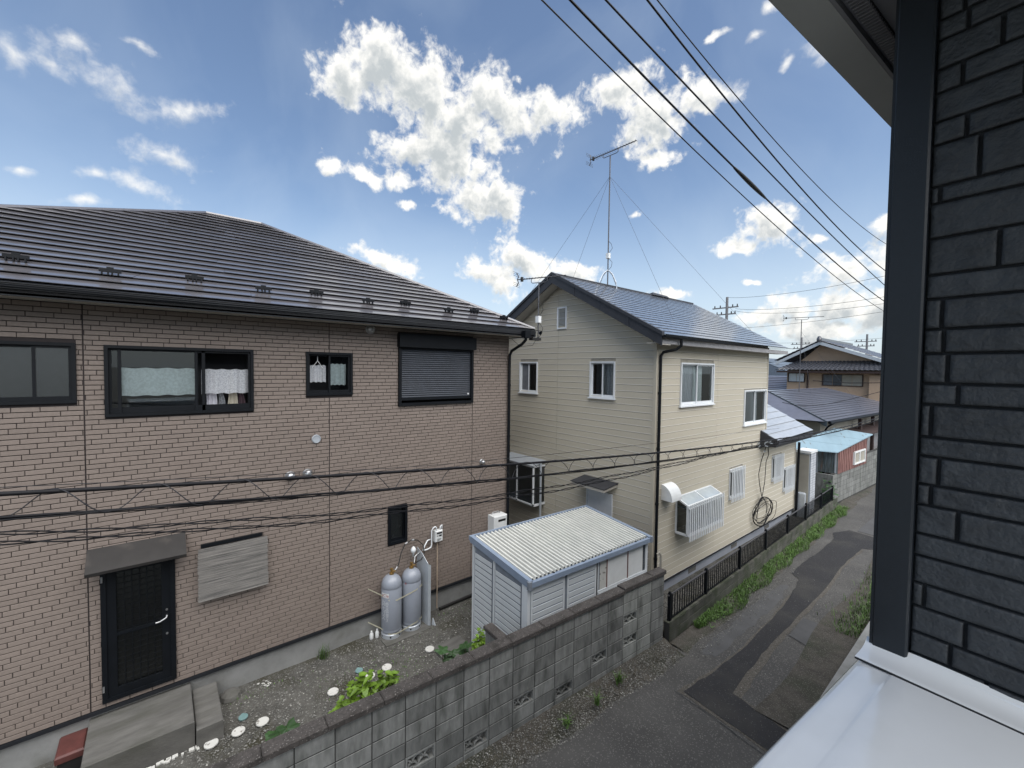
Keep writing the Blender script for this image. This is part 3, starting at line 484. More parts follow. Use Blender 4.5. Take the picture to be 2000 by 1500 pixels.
# grass
pts = []
for _ in range(17000):
    y = 8.3+12*r.random(); w = .40 if y > 9.3 else .15+.25*max(0, (y-8.3)); t = r.random(); dens = .55+.45*math.sin(y*5.1+t*4)*math.sin(y*1.7)
    if r.random() < dens: pts.append((wallx(y)+.05+t*w*(1+.15*math.sin(y*4)), y, .03))
o = struct('grass', blades(pts, 8, .04, .15, .0042, .9), M['grass'], kind='stuff', label='green grass growing along the foot of the black fence')
mb = MB()
for _ in range(700):
    y = 8.5+11.6*r.random(); p = Vector((wallx(y)+.06+r.random()*.36, y, .04+r.random()*.06)); a = r.uniform(0, 6.28); mb.tone = r.uniform(-.3, .5)
    leaf(mb, p, (math.cos(a), math.sin(a), r.uniform(.2, .9)), r.uniform(.03, .07), r.uniform(.009, .017), .3, n=2)
struct('weeds', mb, M['grass'], kind='stuff', label='small leafy weeds among the grass by the fence')
pts = [(-1.95-.4*abs(r.gauss(0, .5)), y, .02) for y in [r.uniform(10.4, 17) for _ in range(2600)]]
struct('grass', blades(pts, 12, .05, .16, .005, .9), M['grass'], kind='stuff', label='grass at the right side of the lane beside the dark house')
pts = []
for _ in range(2600):
    y = r.uniform(0, 7.4); pts.append((wallx(y)+.04+abs(r.gauss(.18, .14)), y, .07))
struct('dry_grass', blades(pts, 13, .015, .07, .0025, 1.3), M['drygrass'], kind='stuff', label='dry stalks lying along the foot of the block wall')
pts = []
for _ in range(9000):
    y = r.uniform(-1, 6.8); x = r.uniform(-7.6, wallx(y)-.15)
    if math.sin(x*2.3+1)*math.sin(y*1.7)+r.gauss(0, .3) > .42: pts.append((x, y, .1))
struct('moss_tufts', blades(pts, 14, .01, .04, .005, 1.2), M['grass'], kind='stuff', label='moss and short weeds in the yard gravel')
# kerb of our plot
mb = MB(); mb.box(-1.9, -1.74, 7.2, 13.4, 0, .14); single('kerb', mb, M['concrete'], 'pale concrete kerb at the lane edge next to the dark house corner', 'kerb')

# ------------------------------------------------------------------ wall frames
class Fr:
    def __init__(s, O, U, N): s.O, s.U, s.N = Vector(O), Vector(U), Vector(N)
    def p(s, u, z, n=0): return s.O+s.U*u+s.N*n+Vector((0, 0, z))
    def box(s, mb, u0, u1, z0, z1, n0, n1):
        P = s.p; return mb.hexa([P(u0, z0, n0), P(u1, z0, n0), P(u1, z0, n1), P(u0, z0, n1), P(u0, z1, n0), P(u1, z1, n0), P(u1, z1, n1), P(u0, z1, n1)])
def frame_mb(F, u0, u1, z0, z1, w, n0, n1, mb=None):
    mb = mb or MB()
    F.box(mb, u0, u1, z0, z0+w, n0, n1); F.box(mb, u0, u1, z1-w, z1, n0, n1); F.box(mb, u0, u0+w, z0+w, z1-w, n0, n1); F.box(mb, u1-w, u1, z0+w, z1-w, n0, n1); return mb
def recess(F, T, par, u0, u1, z0, z1, d, m, n0=-.065):
    mb = MB(); P = F.p
    mb.poly([P(u0, z0, -d), P(u1, z0, -d), P(u1, z1, -d), P(u0, z1, -d)])
    for a, b in (((u0, z0), (u1, z0)), ((u1, z0), (u1, z1)), ((u1, z1), (u0, z1)), ((u0, z1), (u0, z0))):
        mb.poly([P(*a, n0), P(*b, n0), P(*b, -d), P(*a, -d)])
    return T.part('room_recess', mb, m, par)
def curtain_mb(F, u0, u1, z0, z1, n, waves=6, amp=.015, ph=0., nu=60, nv=6):
    return MB().grid(lambda u, v: F.p(u0+(u1-u0)*u, z0+(z1-z0)*v+.006*math.sin(u*23+ph), n+amp*(1.3-.6*v)*math.sin(u*waves*6.283+ph+.6*math.sin(u*9))), nu, nv)
def window(F, T, u0, u1, z0, z1, fm, mid=.5, w=.035, glass=('glass', 'glass'), proud=.03, cur=(), rec='interior', depth=.5, sill=False, name='window', screen=None, lower=.05):
    fr = T.part(name, frame_mb(F, u0, u1, z0, z1, w, -.07, proud), fm)
    iu0, iu1, iz0, iz1 = u0+w, u1-w, z0+w, z1-w; um = iu0+(iu1-iu0)*mid
    recess(F, T, fr, iu0, iu1, iz0, iz1, depth, M[rec])
    sides = [(iu0, um+.02, -.035, glass[0]), (um-.02, iu1, -.012, glass[1])]
    for a, b, n, g in sides:
        mb = MB(); s_ = .03
        F.box(mb, a, b, iz0, iz0+lower, n-.01, n+.012); F.box(mb, a, b, iz1-s_, iz1, n-.01, n+.012); F.box(mb, a, a+s_, iz0+lower, iz1-s_, n-.01, n+.012); F.box(mb, b-s_, b, iz0+lower, iz1-s_, n-.01, n+.012)
        T.part('sash', mb, fm, fr)
        if g:
            mb = MB(); mb.poly([F.p(a+s_, iz0+lower, n), F.p(b-s_, iz0+lower, n), F.p(b-s_, iz1-s_, n), F.p(a+s_, iz1-s_, n)]); T.part('pane', mb, M[g], fr)
    for c in cur:
        a, b, c0, c1, m, wv = c; H = iz1-iz0; U = iu1-iu0
        T.part('curtain', curtain_mb(F, iu0+U*a, iu0+U*b, iz0+H*c0, iz0+H*c1, -.12, wv, .012, a*7), M[m], fr, smooth=True)
    if sill: T.part('sill', F.box(MB(), u0-.03, u1+.03, z0-.03, z0, 0, proud+.025), fm, fr)
    return fr

# ------------------------------------------------------------------ house A: tan brick-tile house
XA = -7.81; FA = Fr((XA, 0, 0), (0, 1, 0), (1, 0, 0)); A0, A1 = -4.2, 6.36
A = Thing('brick_house', 'two-storey house clad in tan brick tiles under a dark brown metal roof', 'house', (-12.1, 1.2, 0))
holesA = [(-2.6, -.81, 4.69, 5.46), (-.55, 1.16, 4.49, 5.45), (1.93, 2.71, 4.70, 5.45), (3.59, 5.33, 4.45, 5.85), (-.63, .155, .64, 2.51), (3.39, 3.79, 1.75, 2.49)]
mb = MB()
for a, b, c, d in rect_minus(A0, A1, .5, 6.08, holesA): FA.box(mb, a, b, c, d, -.16, -.012)
A.part('wall', mb, M['groove'])
mb = MB(); mb.box(-16.3, -8.9, A0, A1, 0, 6.05); mb.box(-8.9, -7.99, A0, A0+.15, 0, 6.05); mb.box(-8.9, -7.985, A1-.15, A1-.002, 0, 6.05); mb.box(-8.9, -7.99, A0+.15, A1-.15, 3.1, 3.25)
A.part('rear_wall', mb, M['brick'])
mb = MB(); FA.box(mb, A0, A1-.01, 0, .5, -.2, -.035); A.part('foundation', mb, M['concrete'])
mb = MB(); FA.box(mb, A0, A1+.02, .5, .545, -.05, .022); A.part('base_trim', mb, M['blacktrim'])
# bricks
CH, BL = .0652, .2405; rows = []; offs = [0, .27, .62, .9, .17, .45, .72]
rb = random.Random(2); bricks = []
joints = [-.745, 2.31, 5.34]
zr = .55; i = 0
while zr+CH < 6.09:
    hl = [(h[0], h[1]) for h in holesA if h[2]-.02 < zr+CH/2 < h[3]+.02]
    hl += [(j-.007, j+.007) for j in joints]
    segs = cut(A0, A1, hl); o = (offs[i % 7]+(i//7)*.13) % 1*BL
    for s0, s1 in segs:
        k = math.floor((s0-A0-o)/BL); y = A0+o+k*BL
        while y < s1:
            a, b = max(y, s0), min(y+BL-.007, s1)
            if b-a > .004: bricks.append((a, b, zr))
            y += BL
    zr += CH; i += 1
def bkey(b):
    y = (b[0]+b[1])/2; return (y+1.0 if y > -1.35 else 50)+abs(b[2]-4.2)*.05
vis = sorted(bricks, key=lambda b: (Vector((XA, (b[0]+b[1])/2, b[2]))-Vector((0, 0, CAM_Z))).length + (100 if ((b[0]+b[1])/2 < -1.28) else 0))
near, rest = vis[:300], vis[300:]
cache = {}
for a, b, z in near:
    key = round(b-a, 3)
    if key not in cache: cache[key] = make_mesh('brick', MB().chbox((0, 0, 0), (0, key, 0), (0, 0, CH-.0095), (.014, 0, 0), .003), M['brick'])
    A.inst('brick', cache[key], (XA-.012, a, z+.003))
mb = MB()
for a, b, z in rest:
    mb.tone = rb.uniform(-.05, .05); mb.chbox((XA-.012, a, z+.003), (0, b-a, 0), (0, 0, CH-.0095), (.014, 0, 0), .003)
A.part('brick', mb, M['brick'], kind='stuff', label='remaining courses of tan brick tiles')
# roof
XE, ZE = -7.33, 6.11
eL, eR = (XE, -5.2, ZE), (XE, 6.74, ZE); rL, rR = (-12.08, .88, 8.64), (-12.08, 1.99, 8.64)
roof_rows(A, eL, eR, rL, rR, 22, M['roofA'], .036, 3)
bL, bR = (-16.83, -5.2, ZE), (-16.83, 6.74, ZE)
mb = MB(); mb.poly([eR, bR, rR]); mb.poly([bR, bL, rL, rR]); mb.poly([bL, eL, rL]); A.part('roof_slope', mb, M['roofA'])
mb = MB()
for p, q in ((eR, rR), (eL, rL), (rL, rR)): mb.tube([Vector(p)+Vector((0, 0, .03)), Vector(q)+Vector((0, 0, .03))], .035, 6)
A.part('hip_cap', mb, M['roofA'])
mb = MB(); mb.box(XA-.1, XE+.02, -5.1, 6.7, 5.965, 5.99); mb.box(-16.8, XA, 6.25, 6.7, 5.965, 5.99); A.part('soffit', mb, M['soffit'])
mb = MB(); mb.box(XE-.005, XE+.02, -5.2, 6.74, 5.95, 6.085); mb.box(-16.8, XE, 6.74, 6.765, 5.95, 6.085); A.part('fascia', mb, M['blacktrim'])
# gutter: half channel
gp = []
for k in range(9):
    a = math.pi*k/8; gp.append((XE+.085-.062*math.cos(a), -.0-.075*math.sin(a)))
mb = MB(); P0 = [(x, -5.25, 6.075+z) for x, z in gp]; P1 = [(x, 6.83, 6.075+z) for x, z in gp]
mb.add(P0+P1, [(i, i+1, 10+i-1, 9+i) for i in range(8)]); mb.add([P1[i] for i in range(9)], [tuple(range(9))]); mb.tube([(XE+.15, -5.25, 6.08), (XE+.15, 6.83, 6.08)], .009, 6)
mb.box(XE+.03, XE+.17, 6.3, 6.46, 5.9, 6.06); gu = A.part('gutter', mb, M['blackmetal'])
mb = MB(); mb.tube([(XE+.09, 6.38, 5.93), (XE+.09, 6.38, 5.86), (XE-.02, 6.37, 5.77), (XA+.12, 6.345, 5.62), (XA+.065, 6.335, 5.52), (XA+.06, 6.335, 5.3), (XA+.06, 6.335, .25)], .034, 10)
for z in (1.2, 2.4, 3.6, 4.8): mb.lathe((XA+.06, 6.335, z), [(.04, 0), (.04, .05)], 10)
A.part('downpipe', mb, M['blackmetal'], smooth=False)
# snow guards in two staggered lines
for k, (y, z) in enumerate([(-1.31, 6.40), (-.47, 6.34), (.43, 6.40), (1.30, 6.34), (2.12, 6.40), (2.98, 6.34), (3.77, 6.40), (4.69, 6.34), (5.41, 6.40), (6.10, 6.3)]):
    x = XE-(z-ZE)/.5326; mb = MB(); w = .11
    z += .045
    mb.box(x-.015, x+.02, y-w, y+w, z+.018, z+.062); mb.box(x-.012, x+.015, y-.035, y+.035, z+.04, z+.085)
    for q in (-.08, -.02, .02, .08): mb.box(x-.02, x+.03, y+q-.008, y+q+.008, z-.02, z+.03)
    A.part('snow_guard', mb, M['blackmetal'])
# windows of house A
w0 = window(FA, A, -2.6, -.81, 4.69, 5.46, M['blackmetal'], .81, .04, ('glassf', 'glassf'), .03, rec='interior2', depth=.2)
w1 = window(FA, A, -.55, 1.16, 4.49, 5.45, M['blackmetal'], .58, .04, ('glass', None), .035, cur=[(.06, .59, .26, .70, 'lace2', 3), (.62, 1., .27, .69, 'lace', 5)], lower=.08)
for a_, b_ in ((.50, .54), (-.42, -.385)): A.part('sash', FA.box(MB(), a_, b_, 4.53, 5.41, -.055, -.0), M['blackmetal'], w1)
w2 = window(FA, A, 1.93, 2.71, 4.70, 5.45, M['blackmetal'], .5, .04, (None, 'glass'), .03, cur=[(.02, .45, .28, .72, 'lace', 3), (.55, .95, .2, .76, 'lace2', 3)])
mb = MB(); mb.tube([FA.p(2.05, 5.18, -.08), FA.p(2.14, 5.30, -.08), FA.p(2.22, 5.18, -.08)], .006, 5); mb.tube([FA.p(2.14, 5.30, -.08), FA.p(2.14, 5.38, -.08)], .005, 5); single('coat_hanger', mb, M['white'], 'white coat hanger hooked in the small upper window of the brick house', 'hanger')
w3 = window(FA, A, 3.39, 3.79, 1.75, 2.49, M['blackmetal'], 1.0, .05, ('glassf', None), .03, rec='interior2', depth=.3)
# clothes hanging behind the open half of the wide window
for nm, cu, wd, m, lab in (('hanging_shirt', .64, .10, 'shirt', 'white shirt hanging lowest under the lace in the wide upper window'), ('hanging_shirt', .755, .085, 'shirtd', 'dark patterned garment hanging next to the white shirt in the wide window'), ('hanging_shirt', .90, .12, 'shirtb', 'beige garment hanging in the right half of the wide upper window'), ('hanging_shirt', 1.02, .09, 'shirtp', 'plum garment hanging at the right edge of the wide upper window'), ('hanging_shirt', .585, .05, 'shirt', 'pale sleeve hanging at the left of the open half of the wide window')):
    P = FA.p; top = 5.12 if m in ('shirt', 'shirtb') and cu > .6 else 4.9
    mb = MB().grid(lambda u, v: P(cu+(u-.5)*wd*(.25+.95*(1-v)**.7)+.01*math.sin(v*6), 4.52+v*(top-4.52), -.22+.02*math.sin(u*14+v*3)), 10, 10)
    single(nm, mb, M[m], lab, 'garment', 'clothes hanging in the window', smooth=True)
# roller shutter window
mb = frame_mb(FA, 3.59, 5.33, 4.45, 5.62, .055, -.05, .05); sh = A.part('shutter_window', mb, M['blackmetal'])
A.part('shutter_box', FA.box(MB(), 3.57, 5.345, 5.60, 5.86, -.02, .13), M['blackmetal'], sh)
mb = MB()
n = 24; z0, z1 = 4.60, 5.60
for k in range(n):
    a = z0+(z1-z0)*k/n; b = z0+(z1-z0)*(k+1)/n; P = FA.p
    sl = MB(); prof = [(a, 0), (a+.006, .010), ((a+b)/2, .014), (b-.006, .008), (b, 0)]
    for q in range(4): sl.poly([P(3.645, prof[q][0], prof[q][1]-.01), P(5.275, prof[q][0], prof[q][1]-.01), P(5.275, prof[q+1][0], prof[q+1][1]-.01), P(3.645, prof[q+1][0], prof[q+1][1]-.01)])
    A.part('shutter_slat', sl, M['slatblue'], sh)
A.part('bottom_bar', FA.box(MB(), 3.645, 5.275, 4.555, 4.60, -.01, .02), M['blackmetal'], sh)
A.part('lock_plate', FA.box(MB(), 5.20, 5.235, 4.635, 4.665, .0, .012), M['white'], sh)
# kitchen door with lattice
dr = A.part('door', frame_mb(FA, -.63, .155, .62, 2.52, .055, -.06, .035), M['blackmetal'])
mb = frame_mb(FA, -.575, .10, .675, 2.465, .10, -.02, .015); FA.box(mb, -.475, .0, 1.50, 1.54, -.02, .016); A.part('door_leaf', mb, M['blackmetal'], dr)
mb = MB(); mb.poly([FA.p(-.475, .775, -.03), FA.p(0, .775, -.03), FA.p(0, 2.365, -.03), FA.p(-.475, 2.365, -.03)]); A.part('pane', mb, M['glassf'], dr)
mb = MB(); mb.poly([FA.p(-.575, .675, -.07), FA.p(.1, .675, -.07), FA.p(.1, 2.465, -.07), FA.p(-.575, 2.465, -.07)]); A.part('backing', mb, M['interior'], dr)
mb = MB()
for k in range(1, 6): FA.box(mb, -.475+.475*k/6-.004, -.475+.475*k/6+.004, .775, 2.365, .0, .012)
for k in range(1, 20): FA.box(mb, -.475, 0, .775+1.59*k/20-.003, .775+1.59*k/20+.003, .002, .010)
A.part('lattice', mb, M['blackmetal'], dr)
mb = MB(); mb.tube([FA.p(.055, 1.60, .02), FA.p(.055, 1.60, .06), FA.p(.05, 1.585, .075), FA.p(-.02, 1.55, .075), FA.p(-.07, 1.545, .07)], .011, 8); A.part('handle', mb, M['steel'], dr)
mb = MB(); mb.cyl(FA.p(.055, 1.68, .015), FA.p(.055, 1.68, .03), .014); mb.cyl(FA.p(.055, 1.33, .015), FA.p(.055, 1.33, .03), .014); A.part('lock', mb, M['steel'], dr)
mb = MB(); FA.box(mb, -.625, -.605, 2.28, 2.36, .03, .045); FA.box(mb, -.625, -.605, .78, .86, .03, .045); A.part('hinge', mb, M['steel'], dr)
mb = MB(); P = FA.p; mb.hexa([P(-.75, 2.60, 0), P(.28, 2.60, 0), P(.28, 2.49, .30), P(-.75, 2.49, .30), P(-.75, 2.75, 0), P(.28, 2.75, 0), P(.28, 2.53, .31), P(-.75, 2.53, .31)]); A.part('door_awning', mb, M['awning'])
# vents
def vent(y, z, r, dome, m='steel'):
    mb = MB(); prof = [(0, 1)] 
    n = 16; vs = []
    rings = [(r, 0), (r, .015), (r*.85, .03), (r*.84, .02), (r*.2, .02)] if not dome else [(r*1.05, 0), (r*1.05, .012), (r*.92, .015), (r*.88, .05), (r*.65, .085), (r*.25, .1)]
    for rad, nn in rings:
        for k in range(n): a = 2*math.pi*k/n; vs.append(FA.p(y+rad*math.cos(a), z+rad*math.sin(a), nn))
    fs = [(i*n+k, i*n+(k+1) % n, (i+1)*n+(k+1) % n, (i+1)*n+k) for i in range(len(rings)-1) for k in range(n)]+[tuple(range((len(rings)-1)*n, len(rings)*n))]
    mb.add(vs, fs); return A.part('vent_cap' if not dome else 'vent_hood', mb, M[m], smooth=dome)
vent(2.09, 3.95, .075, False, 'alu'); vent(1.68, 3.37, .075, True); vent(1.95, 3.375, .075, True); vent(5.61, 3.10, .062, True); vent(3.04, 5.90, .085, True)
# the reed blind hung beside the door
T = Thing('reed_blind', 'grey reed blind hanging over a window beside the kitchen door', 'blind', (XA+.05, .87, 1.70), group=None)
rbl = random.Random(4)
mb = MB()
nrow = 56
for k in range(nrow):
    z = 1.70+.76*k/nrow; n_ = .05+.05*(1-k/nrow)+rbl.uniform(-.003, .003); mb.tone = 0
    FA.box(mb, .42+rbl.uniform(-.008, .006), 1.33+rbl.uniform(-.006, .01), z, z+.0115, n_, n_+.006)
T.part('reeds', mb, M['reed']); mb = MB(); FA.box(mb, .46, 1.26, 2.47, 2.52, .0, .05); T.part('head_rail', mb, M['blackmetal'])
mb = MB(); FA.box(mb, .42, 1.33, 1.685, 1.70, .10, .112); T.part('bottom_rail', mb, M['reed'])
mb = MB()
for u in (.62, .9, 1.18): mb.tube([FA.p(u, 2.46, .062), FA.p(u, 1.69, .112)], .0012, 4)
T.part('string', mb, M['reed'])

# ------------------------------------------------------------------ antenna helper
def antenna(name, label, base, top, boomdir, L, up_t=0., tilt=0., elem=.16, guys=(), thick=.014, box_z=None, tripod=False, n_el=17, boomz=0.):
    base, top = Vector(base), Vector(top); T = Thing(name, label, 'antenna', base, group='television antennas')
    T.part('mast', MB().tube([base, lerp(base, top, .5), top], thick, 8), M['antenna'])
    d = Vector(boomdir).normalized(); s = d.cross(Vector((0, 0, 1))).normalized(); d2 = (d+Vector((0, 0, tilt))).normalized(); u_ = s.cross(d2); 
    if u_.z < 0: u_ = -u_
    c = top+u_*.11; a = c-d2*L*.46; b = c+d2*L*.54
    mb = MB(); mb.tube([a, b], thick*.85, 6); T.part('boom', mb, M['antenna'])
    mb = MB(); q = c-d2*L*.16; r_ = c+d2*L*.17; mb.tube([q, q-u_*.085, q-u_*.11+d2*.03, top, r_-u_*.11-d2*.05, r_-u_*.08, r_], thick*.6, 6); T.part('boom_brace', mb, M['antenna'])
    mb = MB()
    for k in range(n_el):
        t = (k/(n_el-1))**1.25; p = a+(b-a)*(.1+.9*t); h = elem*(.62-.25*t); mb.tube([p-s*h, p+s*h], .004, 4)
    T.part('elements', mb, M['antenna'])
    mb = MB(); mb.tube([a+u_*.16-d2*.02, a+u_*.07+d2*.03, a, a-u_*.07+d2*.03, a-u_*.16-d2*.02], .012, 6)
    for k in (-.16, -.12, -.08, .08, .12, .16): mb.tube([a+u_*k-s*.17-d2*.02, a+u_*k+s*.17-d2*.02], .004, 4)
    T.part('reflector', mb, M['antenna']); mb = MB(); p = a+d2*.12; mb.tube([p-u_*.05, p+u_*.05], .035, 8); T.part('feed_box', mb, M['black'])
    if box_z:
        p = lerp(base, top, box_z); T.part('booster', MB().box(p.x-.05, p.x+.05, p.y-.045, p.y+.045, p.z-.075, p.z+.075), M['white'])
        mb = MB(); mb.tube([p+Vector((.02, 0, -.07)), p+Vector((.13, .02, -.2)), p+Vector((.12, 0, -.33)), p+Vector((.01, 0, -.42))], .006, 5); mb.tube([p+Vector((.02, 0, .07)), p+Vector((.13, .02, .2)), p+Vector((.1, 0, .33)), p+Vector((.01, 0, .42))], .006, 5); T.part('cable', mb, M['black'])
    for g in guys:
        p = lerp(base, top, g[1] if len(g) > 1 else .84); T.part('guy_wire', MB().tube([p, g[0]], .0035, 4), M['antenna'])
    return T
b = (XE+.06, 6.72, 5.98)
T = antenna('roof_antenna', 'short antenna on the eave corner of the brick house in front of the cream gable', (-7.2, 6.72, 5.85), (-7.2, 6.72, 7.18), (.92, .39, 0), 1.2, elem=.15, box_z=.37, n_el=15)
T.part('bracket', MB().box(-7.27, -7.14, 6.5, 6.76, 5.86, 5.92), M['black'])
mb = MB(); mb.tube([(-7.2, 6.70, 6.2), (-7.16, 6.68, 5.95), (-7.25, 6.6, 5.75), (-7.5, 6.45, 5.72), (-7.7, 6.35, 5.9)], .006, 5); T.part('cable', mb, M['black'])

# ------------------------------------------------------------------ things in the yard beside house A
ZY = .1
mb = MB(); mb.chbox((-7.86, -.76, .02), (.93, 0, 0), (0, 1.08, 0), (0, 0, .43), .01); single('door_step', mb, M['concdark'], 'large weathered concrete step below the kitchen door', 'step')
mb = MB(); mb.chbox((-7.80, .335, .02), (.92, 0, 0), (0, .30, 0), (0, 0, .33), .01); single('side_step', mb, M['concdark'], 'narrower lower concrete slab beside the door step', 'step')
mb = MB(); mb.box(-7.84, -7.42, -1.02, -.80, .1, .22); T = Thing('meter_box', 'dull red plastic lid left of the concrete door step', 'box', (-7.65, -.9, .1)); T.part('base', MB().box(-7.84, -7.46, -1.02, -.78, .1, .26), M['black']); T.part('lid', MB().chbox((-7.86, -1.04, .26), (.42, 0, 0), (0, .27, 0), (0, 0, .09), .02), M['redbrown'])
mb = MB().lathe((-7.66, .80, .08), [(.13, 0), (.15, .03), (.13, .08), (.07, .11), (.01, .12)], 9); o = single('flat_stone', mb, M['concdark'], 'flat grey rock leaning at the end of the small step', 'rock')
dl = ['nearest white disc by the concrete step', 'second white disc, just right of the one by the step', 'third white disc, beside the two nearest ones', 'white disc by the left end of the bright green plant', 'white disc below the round teal cover, behind the bright plant', 'white disc with a chipped face above the bright plant', 'lone white disc nearest the storage shed']
for k, (x, y) in enumerate([(-6.83, .49), (-6.83, .80), (-6.81, 1.09), (-6.77, 2.05), (-6.75, 2.63), (-6.77, 2.93), (-6.74, 3.73)]):
    mb = MB().lathe((x, y, .10), [(.075, 0), (.082, .008), (.082, .022), (.076, .028), (.02, .027)], 22); single('garden_disc', mb, M['disc'], dl[k]+' in the gravel', 'garden disc', 'round white discs laid in a line on the gravel', loc=(x, y, .1))
for k, (x, y) in enumerate([(-7.08, .89), (-6.99, 2.54)]):
    mb = MB().lathe((x, y, .10), [(.06, 0), (.062, .018), (.055, .022), (.01, .02)], 20); mb.lathe((x-.05, y+.0, .10), [(.025, 0), (.025, .02), (.01, .022)], 10)
    single('drain_cover', mb, M['teal'], ['round teal drain cover near the concrete steps', 'round teal drain cover near the chipped white disc'][k], 'cover', 'teal drain covers', loc=(x, y, .1))
mb = MB()
for _ in range(14):
    mb.add(*[([(x, y, .115), (x+.05*rr.random()+.01, y+.02*rr.random(), .12), (x+.02, y+.05*rr.random()+.01, .12)], [(0, 1, 2)]) for x, y in [(-7.66+rr.gauss(0, .05), 1.24+rr.gauss(0, .04))]][0])
single('paper_scrap', mb, M['disc'], 'scattered white scraps on the gravel near the house base', 'scraps')
mb = MB()
for _ in range(30):
    t = rr.random(); x, y = -6.89+rr.gauss(0, .02), -.5+t*.85; s = rr.uniform(.008, .03); mb.box(x-s, x+s, y-s, y+s, .1, .112+rr.random()*.01)
single('plaster_crumbs', mb, M['disc'], 'white crumbs in a line along the foot of the concrete step', 'crumbs')
# gas cylinders
def gas_cylinder(x, y, label, txt):
    T = Thing('gas_cylinder', label, 'gas cylinder', (x, y, ZY), group='propane cylinders chained to the wall')
    r, h = .188, 1.16
    T.part('body', MB().lathe((x, y, ZY), [(.165, .09), (r, .13), (r, .16), (r*.99, .165), (r, .17), (r, h-.22), (r*.985, h-.215), (r, h-.21), (r, h-.17)]+[(r*math.cos(a), h-.17+.185*math.sin(a)) for a in [math.pi/2*k/9 for k in range(1, 9)]]+[(.03, h+.015)], 40), M['cylgrey'], smooth=True)
    mb = MB(); mb.lathe((x, y, ZY), [(r*.93, 0), (r*1.0, .012), (r*1.0, .085), (r*.9, .10)], 36); T.part('foot_ring', mb, M['alu'], smooth=False)
    for a in (0.1, -.9, 1.1): T.part('foot_hole', MB().cyl((x+r*.98*math.cos(a-.6), y+r*.98*math.sin(a-.6), ZY+.05), (x+r*1.008*math.cos(a-.6), y+r*1.008*math.sin(a-.6), ZY+.05), .016, 10), M['black'])
    mb = MB(); mb.lathe((x, y, ZY+h), [(.045, .01), (.045, .04), (.022, .045), (.022, .09), (.03, .095), (.03, .12), (.01, .125)], 14); mb.cyl((x, y, ZY+h+.07), (x+.06, y+.05, ZY+h+.08), .014); T.part('valve', mb, M['brass'])
    if txt:
        lab = MB().grid(lambda u, v: (x+r*1.006*math.cos(-1.62+u*.95), y+r*1.006*math.sin(-1.62+u*.95), ZY+.80+v*.085), 10, 1); T.part('label', lab, M['white'])
    return T
C1 = gas_cylinder(-7.60, 3.38, 'grey gas cylinder nearer the camera with white lettering and a red print', True)
C2 = gas_cylinder(-7.60, 3.79, 'grey gas cylinder behind the front one, next to the leaning metal sheet', False)
def wrap_text(T, s, x, y, r, a0, z, size, m, vertical=False, name='lettering'):
    cu = bpy.data.curves.new(name, 'FONT'); cu.body = '\n'.join(s) if vertical else s; cu.size = size; cu.extrude = 0
    cu.resolution_u = 3
    if vertical: cu.space_line = .82; cu.align_x = 'CENTER'
    ob = bpy.data.objects.new('tmp', cu); col.objects.link(ob); bpy.context.view_layer.update()
    me = bpy.data.meshes.new_from_object(ob.evaluated_get(bpy.context.evaluated_depsgraph_get())); bpy.data.objects.remove(ob); me.name = name
    for v in me.vertices:
        a = a0+v.co.x/r; v.co = (x+r*math.cos(a)-T.off[0], y+r*math.sin(a)-T.off[1], z+v.co.y-T.off[2])
    me.materials.clear(); me.materials.append(m); me.update()
    o = bpy.data.objects.new(name, me); col.objects.link(o); o.parent = T.e; return o
try:
    wrap_text(C1, 'eCle', -7.60, 3.38, .1915, -1.52, ZY+.815, .085, M['redtext'])
    wrap_text(C1, 'e', -7.60, 3.79, .1915, -1.35, ZY+.93, .08, M['redtext']) if False else wrap_text(C2, 'e', -7.60, 3.79, .1915, -1.15, ZY+.93, .08, M['redtext'])
    wrap_text(C1, '高圧ガス', -7.60, 3.38, .191, -1.30, ZY+.66, .115, M['whitetext'], True)
    wrap_text(C1, '栃木県中部ガス', -7.60, 3.38, .191, -.86, ZY+.67, .066, M['whitetext'], True)
except Exception as ex: print('text failed', ex)
for z, sg in ((.86, 0), (.22, 0)):
    pts = [(XA+.01, 3.0, z+.16), (-7.62, 3.17, z+.07), (-7.45, 3.26, z+.0), (-7.405, 3.40, z-.02), (-7.41, 3.6, z+.01), (-7.405, 3.8, z+.05), (-7.46, 3.95, z+.08), (XA, 4.0, z+.1)]
    fine = []
    for i in range(len(pts)-1):
        for k in range(4): fine.append(lerp(pts[i], pts[i+1], k/4))
    fine.append(Vector(pts[-1])); mb = MB()
    vs = [p+Vector((0, 0, s)) for p in fine for s in (-.012, .012)]
    mb.add(vs, [(2*i, 2*i+1, 2*i+3, 2*i+2) for i in range(len(fine)-1)])
    single('cylinder_strap', mb, M['strap'], ['pale strap around the shoulders of both gas cylinders', 'pale strap around the lower part of both gas cylinders'][0 if z > .5 else 1], 'strap', 'straps holding the gas cylinders')
T = Thing('gas_regulator', 'grey pressure regulator with black hoses above the gas cylinders', 'regulator', (-7.72, 3.80, 1.45))
mb = MB(); mb.lathe((-7.66, 3.86, 1.56), [(.02, -.1), (.022, -.03), (.05, 0), (.055, .04), (.03, .08), (.01, .1)], 14); T.part('regulator_body', mb, M['aluwhite'], smooth=True)
mb = MB(); mb.tube([(-7.56, 3.44, 1.33), (-7.60, 3.52, 1.42), (-7.66, 3.6, 1.6), (-7.70, 3.7, 1.73), (-7.70, 3.83, 1.78), (-7.69, 3.97, 1.75), (-7.66, 4.07, 1.64), (-7.62, 4.08, 1.48), (-7.60, 4.0, 1.38), (-7.60, 3.86, 1.34)], .010, 8); T.part('hose', mb, M['black'], smooth=True)
